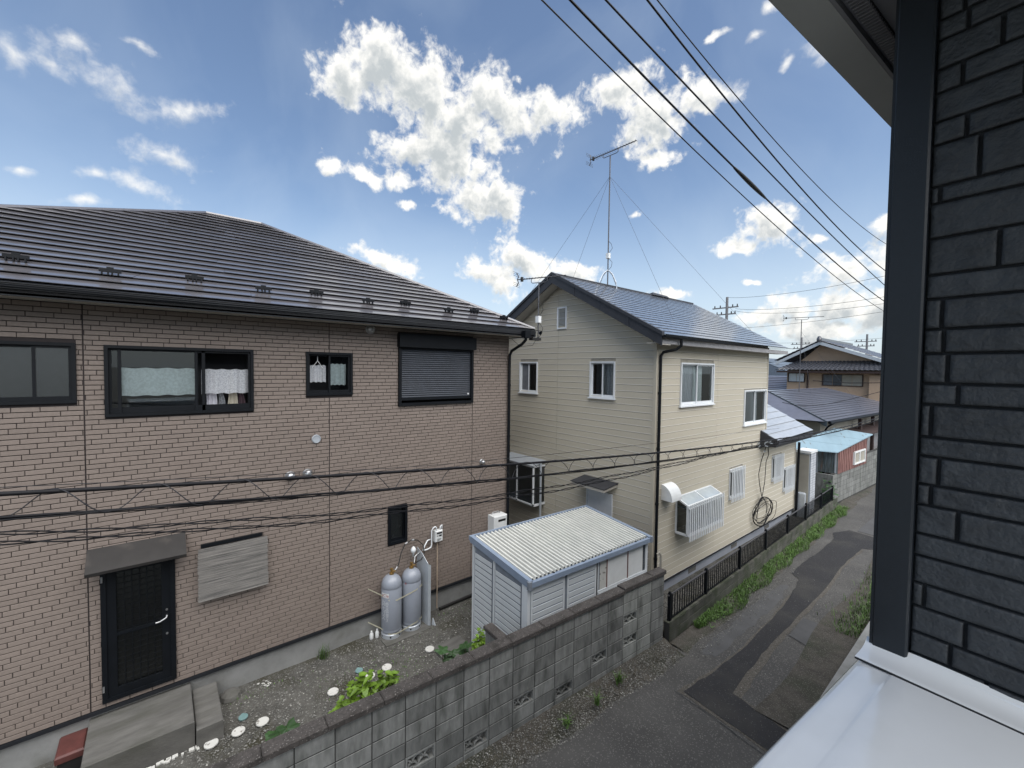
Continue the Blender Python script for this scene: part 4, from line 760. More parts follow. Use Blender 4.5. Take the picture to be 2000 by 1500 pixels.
mb = MB(); mb.cyl((-7.57, 3.44, 1.335), (-7.585, 3.49, 1.385), .016); mb.cyl((-7.70, 3.70, 1.735), (-7.70, 3.75, 1.76), .018); mb.cyl((-7.70, 3.84, 1.78), (-7.70, 3.89, 1.775), .018); mb.tube([(-7.60, 3.85, 1.36), (-7.64, 3.88, 1.45), (-7.66, 3.93, 1.47), (-7.70, 4.05, 1.5)], .014, 8); T.part('fitting', mb, M['steel'])
# gas meter and pipework
T = Thing('gas_meter', 'white gas meter on the brick wall with a tan pipe running down', 'gas meter', (-7.74, 4.45, .15))
T.part('meter_case', MB().chbox((-7.79, 4.37, 1.60), (0, .17, 0), (0, 0, .23), (.11, 0, 0), .012), M['white'])
mb = MB(); mb.box(-7.681, -7.676, 4.395, 4.52, 1.765, 1.80); mb.box(-7.681, -7.676, 4.45, 4.51, 1.71, 1.745); mb.box(-7.681, -7.676, 4.40, 4.43, 1.72, 1.735); mb.box(-7.681, -7.676, 4.41, 4.50, 1.655, 1.665); mb.box(-7.681, -7.676, 4.41, 4.48, 1.63, 1.64); T.part('dial', mb, M['black'])
mb = MB(); mb.tube([(-7.72, 4.41, 1.82), (-7.72, 4.41, 1.89), (-7.72, 4.38, 1.92), (-7.73, 4.34, 1.90), (-7.74, 4.31, 1.84), (-7.74, 4.31, 1.55), (-7.74, 4.29, 1.50), (-7.72, 4.20, 1.49), (-7.70, 4.12, 1.50)], .014, 8); mb.tube([(-7.72, 4.50, 1.82), (-7.72, 4.50, 1.90), (-7.72, 4.54, 1.92), (-7.75, 4.56, 1.86), (-7.75, 4.55, 1.8)], .014, 8); mb.tube([(-7.70, 4.09, 1.5), (-7.72, 4.14, 1.58), (-7.75, 4.22, 1.66), (-7.77, 4.30, 1.66)], .013, 8); T.part('inlet_pipe', mb, M['aluwhite'], smooth=True)
T.part('down_pipe', MB().tube([(-7.76, 4.455, 1.60), (-7.76, 4.455, .16)], .013, 8), M['copper'])
T = Thing('metal_sheet', 'bent galvanised metal sheet standing between the cylinders and the meter', 'metal sheet', (-7.6, 4.1, .1))
mb = MB(); mb.prism([(-7.78, 4.00, .1), (-7.42, 4.06, .1), (-7.42, 4.06, 1.33), (-7.62, 4.0267, 1.50), (-7.78, 4.00, 1.58)], (.001, .006, 0)); mb.prism([(-7.42, 4.06, .1), (-7.39, 4.10, .1), (-7.39, 4.10, 1.31), (-7.42, 4.06, 1.33)], (.003, .003, 0)); T.part('sheet', mb, M['alu'])
T.part('support_plate', MB().prism([(-7.40, 4.13, .09), (-7.32, 4.17, .09), (-7.40, 4.15, .22)], (0, .02, 0)), M['alu'])
for k, (x, y, h) in enumerate([(-7.70, 3.03, .15), (-7.68, 3.13, .16)]):
    mb = MB().lathe((x, y, .1), [(.033, 0), (.036, .01), (.036, h*.6), (.02, h*.8), (.014, h*.85), (.016, h*.86), (.016, h), (.004, h+.004)], 16); single('plastic_bottle', mb, M['white'], ['white plastic bottle by the house base, farther from the cylinders', 'white plastic bottle standing nearest the gas cylinders'][k], 'bottle', 'small white bottles at the house base', smooth=True, loc=(x, y, .1))
mb = MB(); mb.box(-7.82, -7.3, 3.15, 4.05, .06, .11); single('concrete_pad', mb, M['concdark'], 'dark concrete pad under the two gas cylinders', 'pad')
mb = MB(); mb.tube([(-7.74, 4.5, .14), (-7.76, 5.4, .15), (-7.76, 6.4, .15)], .03, 8); single('ground_pipe', mb, M['black'], 'black pipe lying along the foot of the brick house behind the gas meter', 'pipe')
T = Thing('water_heater', 'white boxy water heater on the brick house wall behind the storage shed', 'water heater', (-7.7, 6.0, .4))
T.part('case', MB().chbox((-7.81, 5.80, 1.15), (0, .38, 0), (0, 0, .70), (.24, 0, 0), .015), M['white']); T.part('exhaust_slot', MB().box(-7.572, -7.566, 5.92, 6.13, 1.72, 1.77), M['black'])
T.part('bracket', MB().tube([(-7.75, 5.86, 1.86), (-7.75, 5.9, 1.9), (-7.75, 6.05, 1.9), (-7.75, 6.1, 1.86)], .01, 6), M['steel'])
T.part('pipe', MB().tube([(-7.68, 5.95, 1.15), (-7.68, 5.95, .1)], .02, 8), M['aluwhite'])
mb = MB(); mb.box(-6.75, -6.2, 3.78, 4.35, .08, .125); single('stepping_stone', mb, M['concdark'], 'dark flat paving slab in front of the storage shed', 'paving slab')
# plants in the yard
def bushy(name, label, c, rx, ry, h, n, L, W, m, seed, cat='plant', up_=.35, jag=1):
    r = random.Random(seed); T = Thing(name, label, cat, (c[0], c[1], ZY)); mb = MB(); st = MB()
    for k in range(n):
        a = r.uniform(0, 6.28); q = math.sqrt(r.random()); x = c[0]+rx*q*math.cos(a); y = c[1]+ry*q*math.sin(a); z = ZY+h*(1-q*q*.6)*r.uniform(.35, 1.05)
        if k % 5 == 0: st.tube([(c[0]+(x-c[0])*.6, c[1]+(y-c[1])*.6, ZY-.01), (x, y, z)], .004, 4, cap=False)
        b = r.uniform(0, 6.28); mb.tone = r.uniform(-.35, .35); leaf(mb, (x, y, z), (math.cos(b), math.sin(b), up_*r.uniform(-.3, 1.3)), L*r.uniform(.6, 1.2), W*r.uniform(.7, 1.1), r.uniform(.1, .6), .25, jag, 6 if jag else 4)
    T.part('foliage', mb, m); T.part('stems', st, M['stem']); return T
bushy('bright_plant', 'bright lime green leafy plant spilling over the middle of the block wall', (-5.35, 2.08), .27, .60, 1.1, 900, .11, .036, M['leafbright'], 1)
bushy('small_shrub', 'small green shrub at the near corner of the storage shed', (-5.75, 4.12), .14, .14, .72, 190, .08, .03, M['leafbright'], 2)
def bigleaf(name, label, c, n, L, rad, seed):
    r = random.Random(seed); T = Thing(name, label, 'plant', (c[0], c[1], ZY))
    for k in range(n):
        a = r.uniform(0, 6.28); q = r.random()*rad; x, y, z = c[0]+q*math.cos(a), c[1]+q*1.6*math.sin(a), ZY+c[2]*r.uniform(.5, 1)
        ll = L*r.uniform(.6, 1.1); b = r.uniform(0, 6.28); mb = MB(); d = Vector((math.cos(b), math.sin(b), 0)); s = Vector((-d.y, d.x, 0)); tl = Vector((r.uniform(-.3, .3), r.uniform(-.3, .3), 1)).normalized()
        vs = [Vector((x, y, z))]; nn = 18
        for i in range(nn):
            t = 2*math.pi*i/nn; rad_ = ll*(.5+.1*math.cos(5*t))*(1-.55*math.exp(-((t-math.pi)/.35)**2)); p = d*rad_*math.cos(t)+s*rad_*math.sin(t); vs.append(Vector((x, y, z))+p-Vector((0, 0, 1))*(p.x*tl.x+p.y*tl.y)-Vector((0, 0, 1))*(rad_**2)*.8+Vector((0, 0, .01*math.cos(t*5))))
        mb.add(vs, [(0, 1+i, 1+(i+1) % nn) for i in range(nn)]); T.part('leaf', mb, M['leafdark'])
        T.part('stem', MB().tube([(x, y, z), (c[0]+(x-c[0])*.4, c[1]+(y-c[1])*.4, ZY-.01)], .006, 5), M['stem'])
    return T
bigleaf('butterbur', 'broad dark leaves behind the block wall left of the bright plant', (-5.35, 1.16, .98), 10, .24, .12, 3)
bigleaf('butterbur', 'broad dark leaves right of the bright plant, toward the shed', (-5.45, 3.4, .9), 9, .2, .16, 4)
bigleaf('butterbur', 'low dark leaves just behind the right end of the bright plant', (-5.3, 2.85, .84), 5, .16, .12, 6)
r = random.Random(9)
o = single('grass_tuft', blades([(-7.70+r.gauss(0, .04), 2.17+r.gauss(0, .04), .09) for _ in range(60)], 3, .1, .3, .004, .6), M['grass'], 'thin tuft of grass against the house base', 'grass tuft')
for k, (x, y, lab) in enumerate([(-4.02, 5.1, 'sprawling weed rosette at the foot of the block wall below the fifth column'), (-4.05, 4.45, 'spiky weed at the foot of the block wall near its middle'), (-4.1, 5.75, 'small weed at the wall foot under the decorative block nearest the pale columns')]):
    mb = blades([(x+r.gauss(0, .02), y+r.gauss(0, .03), .1) for _ in range(34)], 20+k, .08, .2, .006, 1.1)
    single('weed', mb, M['grass'], lab, 'weed', 'weeds at the foot of the block wall')

# ------------------------------------------------------------------ block wall (own frame: u runs from its far end towards the camera)
ang = math.atan2(-.0565, -1)+math.pi/2     # local +X axis pointing along the wall toward the camera
BW = Thing('block_wall', 'long low wall of weathered grey concrete blocks with a dark coping along the lane', 'wall', (-4.24, 7.30, 0), math.atan2(-1, -.0565))
# local x = along wall (towards camera), local y = lane side (+) because rotz ~ -93 deg
TH = .12; top = 1.37; RH = .1955; BWD = .3935
ncol = 26
deco = {(2, 2), (2, 4), (4, 4), (6, 5), (8, 4), (10, 5), (12, 4), (14, 5), (16, 4)}
cache = {}
r = random.Random(12)
core = MB(); 
for c in range(ncol):
    for k in range(7):
        u0, z1 = c*BWD, top-k*RH
        if (c, k) in deco: continue
        core.box(u0, u0+BWD, -TH+.006, -.006, z1-RH, z1)
BW.part('mortar', core, M['mortar'])
key = 'b'; me_full = make_mesh('block', MB().chbox((0, 0, 0), (BWD-.012, 0, 0), (0, 0, RH-.012), (0, .008, 0), .004), M['block'])
me_light = make_mesh('block', MB().chbox((0, 0, 0), (BWD-.012, 0, 0), (0, 0, RH-.012), (0, .008, 0), .004), M['blocklight'])
me_back = make_mesh('block', MB().box(0, BWD-.012, -.008, 0, 0, RH-.012), M['block'])
def deco_block(u0, z0, m):
    mb = MB(); w, h = BWD-.006, RH-.006; d0, d1 = -TH+.01, 0.
    def b(x0, x1, z0_, z1_): mb.box(u0+x0, u0+x1, d0, d1, z0+z0_, z0+z1_)
    b(0, w, 0, .022); b(0, w, h-.022, h); b(0, .022, .022, h-.022); b(w-.022, w, .022, h-.022)
    # rising scale arcs: low at the camera-side end, stepping up towards the far end
    def arc(cx, cz, R, a0, a1, t=.016, n=7):
        for i in range(n):
            p = [a0+(a1-a0)*i/n, a0+(a1-a0)*(i+1)/n]; q = []
            for a in p: q += [(cx+R*math.cos(a), cz+R*math.sin(a)), (cx+(R-t)*math.cos(a), cz+(R-t)*math.sin(a))]
            pts = [q[0], q[2], q[3], q[1]]
            pts = [(min(max(x, .022), w-.022), min(max(z, .022), h-.022)) for x, z in pts]
            mb.prism([(u0+x, d0, z0+z) for x, z in pts], (0, d1-d0-.012, 0))
    arc(.30, .022, .075, 0, math.pi); arc(.15, .022, .075, 0, math.pi); arc(.225, .085, .078, .0, math.pi); arc(.075, .085, .078, 0, math.pi*.95); arc(.15, .125, .06, 0.2, math.pi-.2); arc(.37, .085, .06, 1.2, math.pi)
    mb.prism([(u0+.25, d0, z0+.022), (u0+.365, d0, z0+.022), (u0+.365, d0, z0+.05)], (0, d1-d0-.012, 0))
    return mb
for c in range(ncol):
    for k in range(7):
        u0, z0 = c*BWD, top-(k+1)*RH; light = c in (2, 1)
        if (c, k) in deco: BW.part('openwork_block', deco_block(u0+.003, z0+.003, M['block']), M['blocklight' if light else 'block']); continue
        BW.inst('block', me_light if light else me_full, (u0+.006+r.uniform(-.001, .001), -.007+r.uniform(-.0015, .0015), z0+.006))
for i in range(ncol//2+1):
    u0 = i*BWD*2+(0 if i else -.015); hi = .03 if i < 1 else 0
    if i == 0:
        for a, b in ((-.015, .39), (.395, 3*BWD)): BW.part('coping', MB().chbox((a, -TH-.03, top+.002+.02), (b-a-.004, 0, 0), (0, TH+.06, 0), (0, 0, .075), .012), M['cap'])
        BW.part('coping_bed', MB().box(-.01, 3*BWD, -TH, 0, top, top+.022), M['blocklight'])
for u0 in [3*BWD+i*.6 for i in range(15)]:
    BW.part('coping', MB().chbox((u0+.003, -TH-.03, top+.002), (.594, 0, 0), (0, TH+.06, 0), (0, 0, .07), .014), M['cap'])
# short stub wall towards the shed
SW = Thing('stub_wall', 'short stub of block wall with coping standing behind the long wall by the shed', 'wall', (-4.6, 3.87, 0), math.atan2(.05, -1))
SW.part('block', MB().box(.0, .60, -.06, .06, 0, 1.18), M['block']); SW.part('coping', MB().chbox((-.02, -.08, 1.18), (.65, 0, 0), (0, .16, 0), (0, 0, .06), .01), M['cap'])
mb = MB(); mb.tube([(-4.36, 7.36, .05), (-4.36, 7.36, 1.68), (-4.38, 7.33, 1.74), (-4.40, 7.30, 1.70)], .022, 8); single('stand_pipe', mb, M['beige'], 'tan rusty hooked pipe at the far end of the block wall', 'pipe')

# ------------------------------------------------------------------ storage shed
SA = R_(-2.4)
S = Thing('storage_shed', 'white prefabricated storage shed with a corrugated roof and blue grey trim', 'shed', (-4.80, 4.36, .08), SA)
# local frame: x to the left is negative, y along the lane
LX, LY = -1.74, 3.17; zr, zl = 1.81, 1.97  # roof heights right / left above local base
def zroof(x): return zr+(zl-zr)*(-x/1.74)
fr_, bk = .06, LY-.06
# walls with panels
S.part('wall', MB().box(LX+.07, -.07, .075, LY-.07, .0, 1.70), M['shedgroove'])
def panel_y(x0, x1, z0, z1, y=.06, louv=True, sl=0.):  # panel facing -y
    pr = S.part('panel', MB().chbox((x0, y+.02, z0), (x1-x0, 0, 0), (0, 0, z1-z0), (0, -.02, 0), .004), M['shedgroove'])
    return pr
def ribs(name, pts4, n, nrm, par):
    """raised boards laid out in a quad (p00,p10,p11,p01), n rows"""
    p00, p10, p11, p01 = map(Vector, pts4)
    for k in range(n):
        a = lerp(p00, p01, k/n+.006); b = lerp(p10, p11, k/n+.006); c = lerp(p00, p01, (k+1)/n-.10/n); d = lerp(p10, p11, (k+1)/n-.10/n)
        nn = Vector(nrm)*.009; mb = MB(); mb.hexa([a, b, b+nn*.3, a+nn*.3, c, d, d+nn, c+nn]); S.part('board', mb, M['shedwall'], par)
n2 = 2
xs = [LX+.09, LX+.09+.66, -.20]
for a, b in ((LX+.11, LX+.11+.62), (LX+.77, -.20)):
    pr = panel_y(a, b, .05, zroof((a+b)/2)-.10)
    S_top = zroof(b)-.16
    ribs('board', [(a+.04, .038, .10), (b-.04, .038, .10), (b-.04, .038, S_top), (a+.04, .038, S_top)], 15, (0, -1, 0), pr)
mb = MB(); mb.box(LX+.06, LX+.11, .03, .09, 0, zl-.05); mb.box(-.20, -.06, .03, .09, 0, zr-.05); mb.box(LX+.73, LX+.77, .035, .09, 0, zr+.02); S.part('corner_post', mb, M['shedwall'])
# lane side (+x face at x=-.06)
ys = [.12, .80, 1.50, 2.20, 3.05]
def panel_x(a, b, z0, z1, n):
    pr = S.part('panel', MB().chbox((-.08, a, z0), (0, b-a, 0), (0, 0, z1-z0), (.02, 0, 0), .004), M['shedgroove'])
    for q0, q1, r0_, r1_ in ((a, a+.035, z0, z1), (b-.035, b, z0, z1), (a+.035, b-.035, z0, z0+.045), (a+.035, b-.035, z1-.035, z1)): S.part('panel_edge', MB().box(-.062, -.052, q0, q1, r0_, r1_), M['shedwall'], pr)
    if n: ribs('board', [(-.059, a+.04, z0+.05), (-.059, b-.04, z0+.05), (-.059, b-.04, z1-.04), (-.059, a+.04, z1-.04)], n, (1, 0, 0), pr)
    return pr
panel_x(.10, .83, .05, zr-.08, 15); panel_x(.89, 1.60, .05, zr-.08, 15)
panel_x(1.68, 2.36, .05, 1.12, 9); panel_x(2.42, 3.06, .05, 1.12, 9)
mb = MB(); mb.box(-.085, -.06, 1.60, 1.68, .0, zr-.05); mb.box(-.085, -.055, 1.66, 3.10, 1.12, 1.16); mb.box(-.085, -.06, 3.06, 3.13, 0, zr-.05); S.part('door_frame', mb, M['shedwall'])
mb = MB(); mb.box(-.088, -.05, 1.625, 1.64, .0, zr-.05); S.part('door_gap', mb, M['black'])
for a, b, m in ((1.72, 1.90, 'disc'), (1.92, 2.33, 'white'), (2.33, 2.50, 'white'), (2.52, 2.98, 'white')):
    S.part('board_panel', MB().box(-.083, -.068+(.006 if a == 1.92 else 0), a, b, 1.165, zr-.05), M[m])
S.part('upright', MB().box(-.083, -.058, 1.90, 1.92, 1.16, zr-.05), M['rust']); S.part('upright', MB().box(-.083, -.058, 2.50, 2.52, 1.16, zr-.05), M['rust']); S.part('opening', MB().box(-.083, -.07, 2.98, 3.06, 1.165, zr-.05), M['black'])
# roof: individual corrugated sheets between trims
nrib = 35; 
mb_ = None
per = (LY-.16)/nrib
prof = [(0, 0), (.22, 0), (.34, .034), (.62, .034), (.74, 0), (1, 0)]
nsheet = 7; rib_per = nrib//nsheet
for s_ in range(nsheet):
    mb = MB(); top_ = []
    for k in range(rib_per):
        for (a, h) in prof[:-1]: yy = .08+(s_*rib_per+k+a)*per; top_.append((yy, h))
    top_.append((.08+((s_+1)*rib_per)*per+.004, 0))
    x0, x1 = LX+.05, -.05; vs = []
    for yy, h in top_:
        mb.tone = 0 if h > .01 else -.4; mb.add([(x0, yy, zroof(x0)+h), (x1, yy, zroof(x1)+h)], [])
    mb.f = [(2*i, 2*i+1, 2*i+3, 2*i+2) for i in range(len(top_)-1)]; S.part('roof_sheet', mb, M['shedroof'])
mb = MB(); mb.poly([(LX+.05, .06, zroof(LX+.05)-.02), (-.05, .06, zroof(-.05)-.02), (-.05, LY-.06, zroof(-.05)-.02), (LX+.05, LY-.06, zroof(LX+.05)-.02)]); S.part('roof_underside', mb, M['shedgroove'])
def trim(a, b, w, h, out):
    a, b = Vector(a), Vector(b); o = Vector(out); z = Vector((0, 0, h)); mb = MB(); mb.hexa([a-z*.7, b-z*.7, b-z*.7+o*w, a-z*.7+o*w, a+z*.3, b+z*.3, b+z*.3+o*w, a+z*.3+o*w]); return mb
S.part('roof_trim', trim((LX, .01, zl), (0, .01, zr), .075, .12, (0, 1, 0)), M['shedtrim'])
S.part('roof_trim', trim((LX, LY-.075, zl), (0, LY-.075, zr), .075, .10, (0, 1, 0)), M['shedtrim'])
S.part('gutter_trim', trim((-.045, .0, zr-.02), (-.045, LY, zr-.02), .06, .085, (1, 0, 0)), M['shedtrim'])
S.part('roof_trim', trim((LX-.02, 0, zl+.01), (LX-.02, LY, zl+.01), .05, .08, (1, 0, 0)), M['shedtrim'])
mb = MB(); mb.box(-.03, .03, -.012, .05, zr-.10, zr+.03); mb.box(-.03, .03, LY-.05, LY+.012, zr-.09, zr+.03); S.part('corner_cap', mb, M['shedgroove'])
for yy in (.55, 1.25, 1.95, 2.7): S.part('bolt', MB().box(-.048, -.03, yy, yy+.03, zr-.015, zr+.018), M['black'])
# ------------------------------------------------------------------ house B: cream sided gable house
XB = -5.08; YG = 8.2; FB = Fr((XB, 0, 0), (0, 1, 0), (1, 0, 0)); FG = Fr((0, YG, 0), (1, 0, 0), (0, -1, 0))
B = Thing('siding_house', 'two-storey cream lap-sided house with a gable end and dark barge boards, in the middle', 'house', (-7.9, 12, 0))
XRIDGE, ZRIDGE = -7.9, 7.66; XEAV, ZEAV = -4.76, 5.95; XL = -10.95
def zroofB(x): return ZRIDGE-(ZRIDGE-ZEAV)/(XEAV-XRIDGE)*abs(x-XRIDGE)
WT = 6.0; Y1, Y2 = 14.33, 17.02
holesB = [(9.19, 10.80, 4.40, 5.40), (12.66, 14.24, 3.70, 4.69), (9.15, 10.78, 1.52, 2.22), (11.88, 12.72, 1.72, 2.55), (14.88, 15.72, 1.75, 2.55), (15.9, 16.8, 1.25, 2.05)]
holesG = [(-9.53, -8.77, 4.53, 5.41), (-6.88, -6.13, 4.54, 5.41), (-8.03, -7.69, 6.27, 6.84), (-6.92, -6.13, .5, 2.28)]
mb = MB()
for a, b, c, d in rect_minus(YG+.02, Y1, .45, WT, holesB): FB.box(mb, a, b, c, d, -.16, -.014)
for a, b, c, d in rect_minus(Y1, Y2, .45, 3.0, holesB): FB.box(mb, a, b, c, d, -.16, -.014)
for a, b, c, d in rect_minus(XL, XB-.16, .45, 5.9, holesG): FG.box(mb, a, b, c, d, -.16, -.014)
mb.prism([(XL, YG+.014, 5.9), (XB-.16, YG+.014, 5.9), (XB-.16, YG+.014, 6.0), (XRIDGE, YG+.014, 7.5), (XL, YG+.014, 5.95)], (0, .14, 0))
B.part('wall', mb, M['creamgroove'])
mb = MB(); mb.box(XL, XB-1.0, 9.1, Y1, 0, 5.9); mb.box(XL, XB-.9, Y1, Y2, 0, 3.0); mb.box(XB-.9, XB-.17, Y2-.15, Y2-.01, 0, 3.0); mb.box(XB-.9, XB-.17, Y1-.1, Y1-.005, 3, 5.9); mb.box(XB-1.0, XB-.17, 9.3, Y1-.11, 3.0, 3.1); mb.box(XL+.02, XB-1, 8.4, 9.1, 3.0, 3.1)
B.part('rear_wall', mb, M['beige'])
mb = MB(); FB.box(mb, YG+.03, Y2-.02, 0, .46, -.2, -.045); FG.box(mb, XL, XB-.06, 0, .46, -.2, -.045); B.part('foundation', mb, M['cement'])
mb = MB(); FB.box(mb, YG+.01, Y2, .455, .485, -.05, .022); FG.box(mb, XL, XB, .455, .485, -.05, .02); B.part('base_trim', mb, M['blacktrim'])
for y in (9.9, 12.25, 14.6): B.part('foundation_vent', FB.box(MB(), y, y+.36, .27, .38, -.045, -.038), M['concdark'])
def lap(F, u0, u1, z0, z1, T, cutter=None):
    """one siding board: flat face with a pale drip lip at its top joint"""
    P = F.p; a0, a1, b0, b1 = u0, u1, u0, u1
    if cutter: a0, a1, b0, b1 = cutter(z0, u0, u1)+cutter(z1, u0, u1)
    if a1-a0 < .03: return
    if b1-b0 < .0: b0 = b1 = (b0+b1)/2
    mb = MB(); n0, n1 = -.014, .0
    mb.add([P(a0, z0, n0), P(a1, z0, n0), P(b1, z1, n0), P(b0, z1, n0), P(a0, z0+.002, n1+.004), P(a1, z0+.002, n1+.004), P(b1, z1-.012, n1), P(b0, z1-.012, n1), P(b0, z1-.003, n1-.009), P(b1, z1-.003, n1-.009)],
           [(0, 1, 5, 4), (4, 5, 6, 7), (7, 6, 9, 8), (8, 9, 2, 3), (0, 4, 7, 8, 3), (1, 2, 9, 6, 5)])
    o = T.part('siding_board', mb, M['cream'])
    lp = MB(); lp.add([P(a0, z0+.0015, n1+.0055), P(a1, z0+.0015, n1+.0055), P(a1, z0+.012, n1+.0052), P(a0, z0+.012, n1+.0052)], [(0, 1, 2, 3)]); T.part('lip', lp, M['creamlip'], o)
BH = .1515
z = .49
while z < 6.3:
    z1 = z+BH
    hl = [(h[0], h[1]) for h in holesB if min(z1, h[3])-max(z, h[2]) > BH*.4]
    end = Y2 if z < 2.96 else Y1
    hj = [(11.05, 11.056), (14.02, 14.026)]
    if z < WT-.1:
        for a, b in cut(YG+.06, end-.02, hl+hj): lap(FB, a, b, z, min(z1, 6.0), B)
    z = z1
def gcut(z, u0, u1):
    zz = z+.28; h = (ZRIDGE-zz)/((ZRIDGE-ZEAV)/(XEAV-XRIDGE)); return (max(u0, XRIDGE-h), min(u1, XRIDGE+h))
z = .49
while z < 7.35:
    z1 = z+BH; hl = [(h[0], h[1]) for h in holesG if min(z1, h[3])-max(z, h[2]) > BH*.4 and h[3] < 6]
    if z < 7.2:
        for a, b in cut(XL, XB-.06, hl+[(-8.003, -7.997)]): lap(FG, a, b, z, z1, B, gcut if z1 > 5.7 else None)
    z = z1
mb = MB(); mb.box(XB-.055, XB+.018, YG-.018, YG+.055, .47, 5.98); B.part('corner_trim', mb, M['cream'])
mb = MB(); mb.box(XB-.05, XB+.016, Y2-.05, Y2+.012, .47, 2.98); mb.box(XB-.03, XB+.016, Y1-.04, Y1+.012, 3.3, 5.95); B.part('corner_trim', mb, M['cream'])
# roof
YF, YB_ = 7.85, 15.0
roof_rows(B, (XEAV, YF, ZEAV), (XEAV, YB_, ZEAV), (XRIDGE, YF, ZRIDGE), (XRIDGE, YB_+.1, ZRIDGE), 20, M['roofB'], .013, 2)
mb = MB(); xl = XRIDGE*2-XEAV; mb.hexa([(xl, YF, ZEAV-.03), (XRIDGE, YF, ZRIDGE-.03), (XRIDGE, YB_, ZRIDGE-.03), (xl, YB_, ZEAV-.03), (xl, YF, ZEAV), (XRIDGE, YF, ZRIDGE), (XRIDGE, YB_, ZRIDGE), (xl, YB_, ZEAV)]); B.part('roof_slope', mb, M['roofB'])
mb = MB(); mb.tube([(XRIDGE, YF-.02, ZRIDGE+.01), (XRIDGE, YB_+.05, ZRIDGE+.01)], .03, 6); B.part('ridge_cap', mb, M['barge'])
mb = MB(); mb.hexa([(XRIDGE-.5, 12.3, 7.56), (XRIDGE+.1, 12.3, 7.66), (XRIDGE+.1, 13.3, 7.66), (XRIDGE-.5, 13.3, 7.56), (XRIDGE-.5, 12.3, 7.62), (XRIDGE+.0, 12.45, 7.76), (XRIDGE+.0, 13.3, 7.74), (XRIDGE-.5, 13.3, 7.62)]); B.part('ridge_vent', mb, M['barge'])
def barge(xa, za, xb, zb, y0, y1, h):
    return MB().hexa([(xa, y0, za-h), (xb, y0, zb-h), (xb, y1, zb-h), (xa, y1, za-h), (xa, y0, za), (xb, y0, zb), (xb, y1, zb), (xa, y1, za)])
segs = 4
for k in range(segs):
    a, b = k/segs, (k+1)/segs-.002
    for sx in (1, -1):
        f = lambda t: (XRIDGE+sx*(XEAV+.03-XRIDGE)*t, ZRIDGE+.03-(ZRIDGE-ZEAV)*t)
        (xa, za), (xb, zb) = f(a), f(b); B.part('barge_board', barge(xa, za, xb, zb, YF-.03+.004*(k % 2), YF+.0, .27), M['barge'])
for sx in (1, -1):
    f = lambda t: (XRIDGE+sx*(XEAV+.045-XRIDGE)*t, ZRIDGE+.045-(ZRIDGE-ZEAV)*t)
    (xa, za), (xb, zb) = f(0), f(1.0); B.part('verge_trim', barge(xa, za, xb, zb, YF-.055, YF+.03, .075), M['barge'])
    (xa, za), (xb, zb) = (XRIDGE, ZRIDGE-.20), (XRIDGE+sx*(XEAV-XRIDGE), ZEAV-.20); B.part('soffit', barge(xa, za, xb, zb, YF, YG-.0, .015), M['soffit'])
mb = MB(); mb.box(XB-.02, XEAV-.01, YF, YB_, 5.77, 5.785); B.part('soffit', mb, M['soffit'])
mb = MB(); mb.box(XEAV-.035, XEAV-.005, YF+.0, YB_, 5.76, 5.86); B.part('fascia', mb, M['greywall'])
mb = MB(); gp = [(XEAV+.065-.055*math.cos(math.pi*k/8), -.062*math.sin(math.pi*k/8)) for k in range(9)]
P0 = [(x, YF-.02, 5.925+z) for x, z in gp]; P1 = [(x, YB_+.05, 5.925+z) for x, z in gp]; mb.add(P0+P1, [(i, i+1, 10+i-1, 9+i) for i in range(8)]); mb.add(P0, [tuple(range(9))]); mb.tube([(XEAV+.12, YF-.02, 5.93), (XEAV+.12, YB_+.05, 5.93)], .008, 6); B.part('gutter', mb, M['blackmetal'])
mb = MB(); mb.tube([(XEAV+.06, 8.52, 5.88), (XEAV+.06, 8.52, 5.74), (XEAV-.02, 8.46, 5.66), (XB+.10, 8.30, 5.60), (XB+.06, 8.27, 5.52), (XB+.055, 8.27, .25)], .033, 10)
for z in (1.1, 2.3, 3.5, 4.7): mb.lathe((XB+.055, 8.27, z), [(.039, 0), (.039, .05)], 10)
B.part('downpipe', mb, M['blackmetal'])
mb = MB(); mb.tube([(XB+.10, 17.06, 2.8), (XB+.07, 17.06, .1)], .04, 10); B.part('downpipe', mb, M['blackmetal'])
# lower lean-to roof
e0, e1 = (-4.62, 13.95, 3.20), (-4.62, 17.15, 3.25); r0, r1 = (-7.0, 13.95, 4.5), (-7.0, 17.25, 4.52)
roof_rows(B, e0, e1, r0, r1, 9, M['roofB2'], .022, 1, 'lower_roof_panel')
mb = MB(); mb.hexa([(XB-.02, 13.9, 2.93), (-4.62, 13.9, 3.05), (-4.62, 13.95, 3.05), (XB-.02, 13.95, 2.93), (XB-.02, 13.9, 3.45), (-4.60, 13.9, 3.20), (-4.60, 13.95, 3.20), (XB-.02, 13.95, 3.45)]); mb.box(-4.64, -4.60, 13.95, 17.15, 3.08, 3.19); mb.hexa([(-5.06, 13.96, 2.95), (-4.66, 13.96, 3.0), (-4.66, 17.1, 3.0), (-5.06, 17.1, 2.95), (-5.06, 13.96, 2.99), (-4.66, 13.96, 3.1), (-4.66, 17.1, 3.1), (-5.06, 17.1, 2.99)]); B.part('lower_fascia', mb, M['barge'])
mb = MB(); mb.prism([(XB, 17.0, 2.9), (-6.6, 17.0, 2.9), (-7, 17.0, 4.45), (-4.7, 17.0, 3.15)], (0, .02, 0)); B.part('gable_wall', mb, M['beige'])
